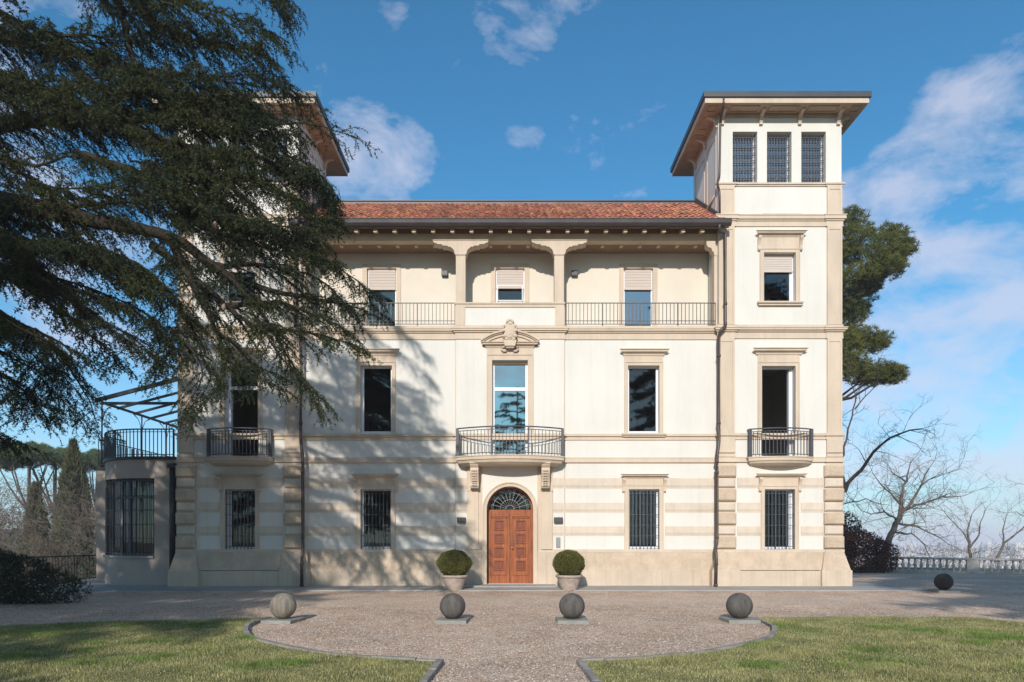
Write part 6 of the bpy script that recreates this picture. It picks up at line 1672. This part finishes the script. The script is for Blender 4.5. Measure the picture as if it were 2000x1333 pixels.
for (l, ra, rb, dn) in limbs:
    l = [(px-max(0, px-400)*.08, py, d) for (px, py, d) in l]
    cedar_limb(C(l), ra*1.45, rb, dn)
    for k in range(0 if (dn < 1 or l[-1][0] > 640) else 2 if (dn > 1.6 and l[-1][0] < 480) else 1):      # lighter companion branches beside each limb
        ox, oy, od = rs.gauss(-14, 26), rs.gauss(-5, 24), rs.uniform(-.7, .9); m_ = len(l)-1
        l2_ = [(px+ox*(1-.6*i/m_)+rs.gauss(0, 8), py+oy*(1-.6*i/m_)+rs.gauss(0, 8), d+od) for i, (px, py, d) in enumerate(l[1:] if len(l) > 4 else l)]
        cedar_limb(C(l2_), ra*.4, rb, dn*.9)
n_fine = len(needle_seg)
# trunk and the rest of the tree (above and left of the picture): whorls of rising, drooping limbs
TH = 21.0
tr_pts = [CB+Vector((0, 0, -.3)), CB+Vector((.1, .1, 5)), CB+Vector((0, 0, 11)), CB+Vector((.1, 0, 16)), CB+Vector((0, 0, TH))]
for i in range(4): wood.append((tuple(tr_pts[i]), tuple(tr_pts[i+1]), (.62, .5, .36, .2)[i], (.5, .36, .2, .05)[i]))
for (ang_, z_, ln) in ((125, 7.4, 8.5), (108, 8.6, 9.5), (95, 7.0, 8), (88, 9.6, 9), (78, 8.2, 9.5), (66, 7.6, 8), (100, 11, 8.5), (70, 10.6, 8.5), (140, 9, 8), (58, 9.2, 7.5), (118, 5.8, 8), (84, 12.2, 8)):
    a_ = R(ang_); dx, dy = math.cos(a_), math.sin(a_); s0 = CB+Vector((0, 0, z_))
    cedar_limb([s0, s0+Vector((dx*ln*.35, dy*ln*.35, ln*.07)), s0+Vector((dx*ln*.7, dy*ln*.7, ln*.04)), s0+Vector((dx*ln, dy*ln, -ln*.10))], .12, .01, 1.3, 1.5, True, .1)
for k in range(84):
    z_ = 3.2+(TH-4.2)*((k+rs.random())/84); ang_ = k*2.4+rs.uniform(-.3, .3)
    ln = (10.5*(1-(z_-4)/(TH-2))**.75+1.2)*rs.uniform(.75, 1.05)
    dx, dy = math.cos(ang_), math.sin(ang_)
    # the sector in view is drawn by the limbs above
    end = CB+Vector((dx*ln, dy*ln, 0)); vis = (end.y+DIST) > 2 and abs(end.x)/(end.y+DIST) < .80 and z_ < 13.5
    if vis: continue
    thin_ = dx > .15 and z_ > 6
    if thin_: ln *= .8
    s0 = CB+Vector((0, 0, z_)); pts3 = [s0, s0+Vector((dx*ln*.35, dy*ln*.35, ln*.10)), s0+Vector((dx*ln*.7, dy*ln*.7, ln*.08)), s0+Vector((dx*ln, dy*ln, -ln*.06))]
    cedar_limb(pts3, .13, .01, .2 if thin_ else .95, 1.7, True, .12)
CS=(len(wood), len(twigs), len(needle_seg), n_fine)
def needles(segs_, per_m, ln, wd, r):
    A = np.array([[*a, *b] for a, b in segs_]); p0, p1 = A[:, :3], A[:, 3:]; L_ = np.linalg.norm(p1-p0, axis=1)
    cnts = r.poisson(L_*per_m); idx_ = np.repeat(np.arange(len(A)), cnts); n = len(idx_); t = r.uniform(0, 1, n)[:, None]
    c = p0[idx_]*(1-t)+p1[idx_]*t; ax = (p1-p0)[idx_]/(L_[idx_, None]+1e-9); d = ax*.55+rand_dirs(n, r); d /= np.linalg.norm(d, axis=1, keepdims=True)
    a = np.cross(d, rand_dirs(n, r)); a /= np.linalg.norm(a, axis=1, keepdims=True)+1e-9; l_ = ln*r.uniform(.6, 1.15, n)[:, None]
    return np.stack([c-a*wd, c+a*wd, c+d*l_], 1)
V = np.concatenate([needles(needle_seg[:n_fine], 78, .060, .0082, r), needles(needle_seg[n_fine:], 30, .11, .020, r)])
V -= np.array(CB)
link('crown', tris_mesh('crown', V, M['needles']), cedar)
cb = lambda s_: (tuple(np.array(s_[0])-np.array(CB)), tuple(np.array(s_[1])-np.array(CB)), s_[2], s_[3])
link('trunk', segs_mesh('trunk', [cb(s_) for s_ in wood], M['bark'], 8), cedar)
link('twigs', segs_mesh('twigs', [cb(s_) for s_ in twigs], M['bark'], 3), cedar)
cone = MB(); cone.lathe([(.001, -.05), (.022, -.04), (.03, -.01), (.03, .015), (.02, .045), (.001, .058)], 0, 0, 10); cm = cone.mesh('cone', M['cone'])
for (px, py, d) in ((418, 320, 11.7), (427, 368, 11.7), (437, 600, 11.3), (150, 172, 12.2), (420, 440, 11.6)):
    p = P3(px, py, d)-CB; link('cone', cm, cedar, tuple(p), (rs.uniform(-.2, .2), rs.uniform(-.2, .2), 0), (1.2, 1.2, 1.2))

# trees behind the viewer: they show in the window panes and shade the right-hand drive
def quick_conifer(name, base, H, Rr, seed, label, cat, nl=46, per=.9, wd=.05, z0=.15):
    rs2 = random.Random(seed); r2 = np.random.default_rng(seed); e = empty(name, base); tag(e, label, cat)
    wd_s = [((0, 0, -.3), (0, 0, H), .45, .05)]; ns = []
    for k in range(nl):
        z_ = H*(z0+(1-z0)*(k+rs2.random())/nl); ln = Rr*(1-(z_/H-z0)/(1-z0))**.7*rs2.uniform(.7, 1.05)+.5; a = k*2.4
        p0 = Vector((0, 0, z_)); p1 = Vector((math.cos(a)*ln*.6, math.sin(a)*ln*.6, z_+ln*.08)); p2 = Vector((math.cos(a)*ln, math.sin(a)*ln, z_-ln*.06))
        wd_s += [(tuple(p0), tuple(p1), .10, .05), (tuple(p1), tuple(p2), .05, .01)]
        for j in range(int(ln*per*6)):
            t = rs2.uniform(.15, 1); q = p0.lerp(p1, t/.6) if t < .6 else p1.lerp(p2, (t-.6)/.4)
            lt = Vector((-math.sin(a), math.cos(a), 0))*rs2.choice((-1, 1)); dd = (Vector((math.cos(a), math.sin(a), 0))*.6+lt*rs2.uniform(.3, 1)+Vector((0, 0, rs2.uniform(-.4, .1)))).normalized()
            ns.append((tuple(q), tuple(q+dd*rs2.uniform(.5, 1.6))))
    link('crown', tris_mesh('crown', needles(ns, 28, .28, wd, r2), M['needles']), e); link('trunk', segs_mesh('trunk', wd_s, M['bark'], 6), e); return e
quick_conifer('cedar_tree', (1.0, -66, 0), 22, 13, 5, 'wide dark cedar behind the viewer, mirrored in the central window', 'cedar')
quick_conifer('cedar_tree', (-14.5, -28.0, 0), 18, 9.0, 8, 'cedar behind the viewer on the left, shading the left lawn', 'cedar', nl=110, per=1.6, z0=.12)
quick_conifer('cedar_tree', (-22, -72, 0), 19, 7, 6, 'tall dark cedar behind the viewer on the left', 'cedar')
quick_conifer('cedar_tree', (14.6, -22.8, 0), 26, 7.6, 7, 'broad evergreen beside the right lawn shading the drive', 'cedar', nl=120, per=1.8, z0=.2)

# ------------------------------------------------------------------ haze over the plain
hz = MB(); hz.box(-9500, 9500, -60, 12500, -77, 24)
USE_HAZE = True
if USE_HAZE:
    hm = bpy.data.materials.new('haze_air'); hm.use_nodes = True; t = hm.node_tree; t.nodes.clear()
    o = t.nodes.new('ShaderNodeOutputMaterial'); v = t.nodes.new('ShaderNodeVolumePrincipled'); v.inputs['Color'].default_value = (.97, .95, 1.0, 1); v.inputs['Density'].default_value = .0006
    v.inputs['Anisotropy'].default_value = .0
    t.links.new(v.outputs[0], o.inputs['Volume'])
    tag(hz.build('haze', hm), 'pale bluish haze over the plain', 'haze', kind='stuff')
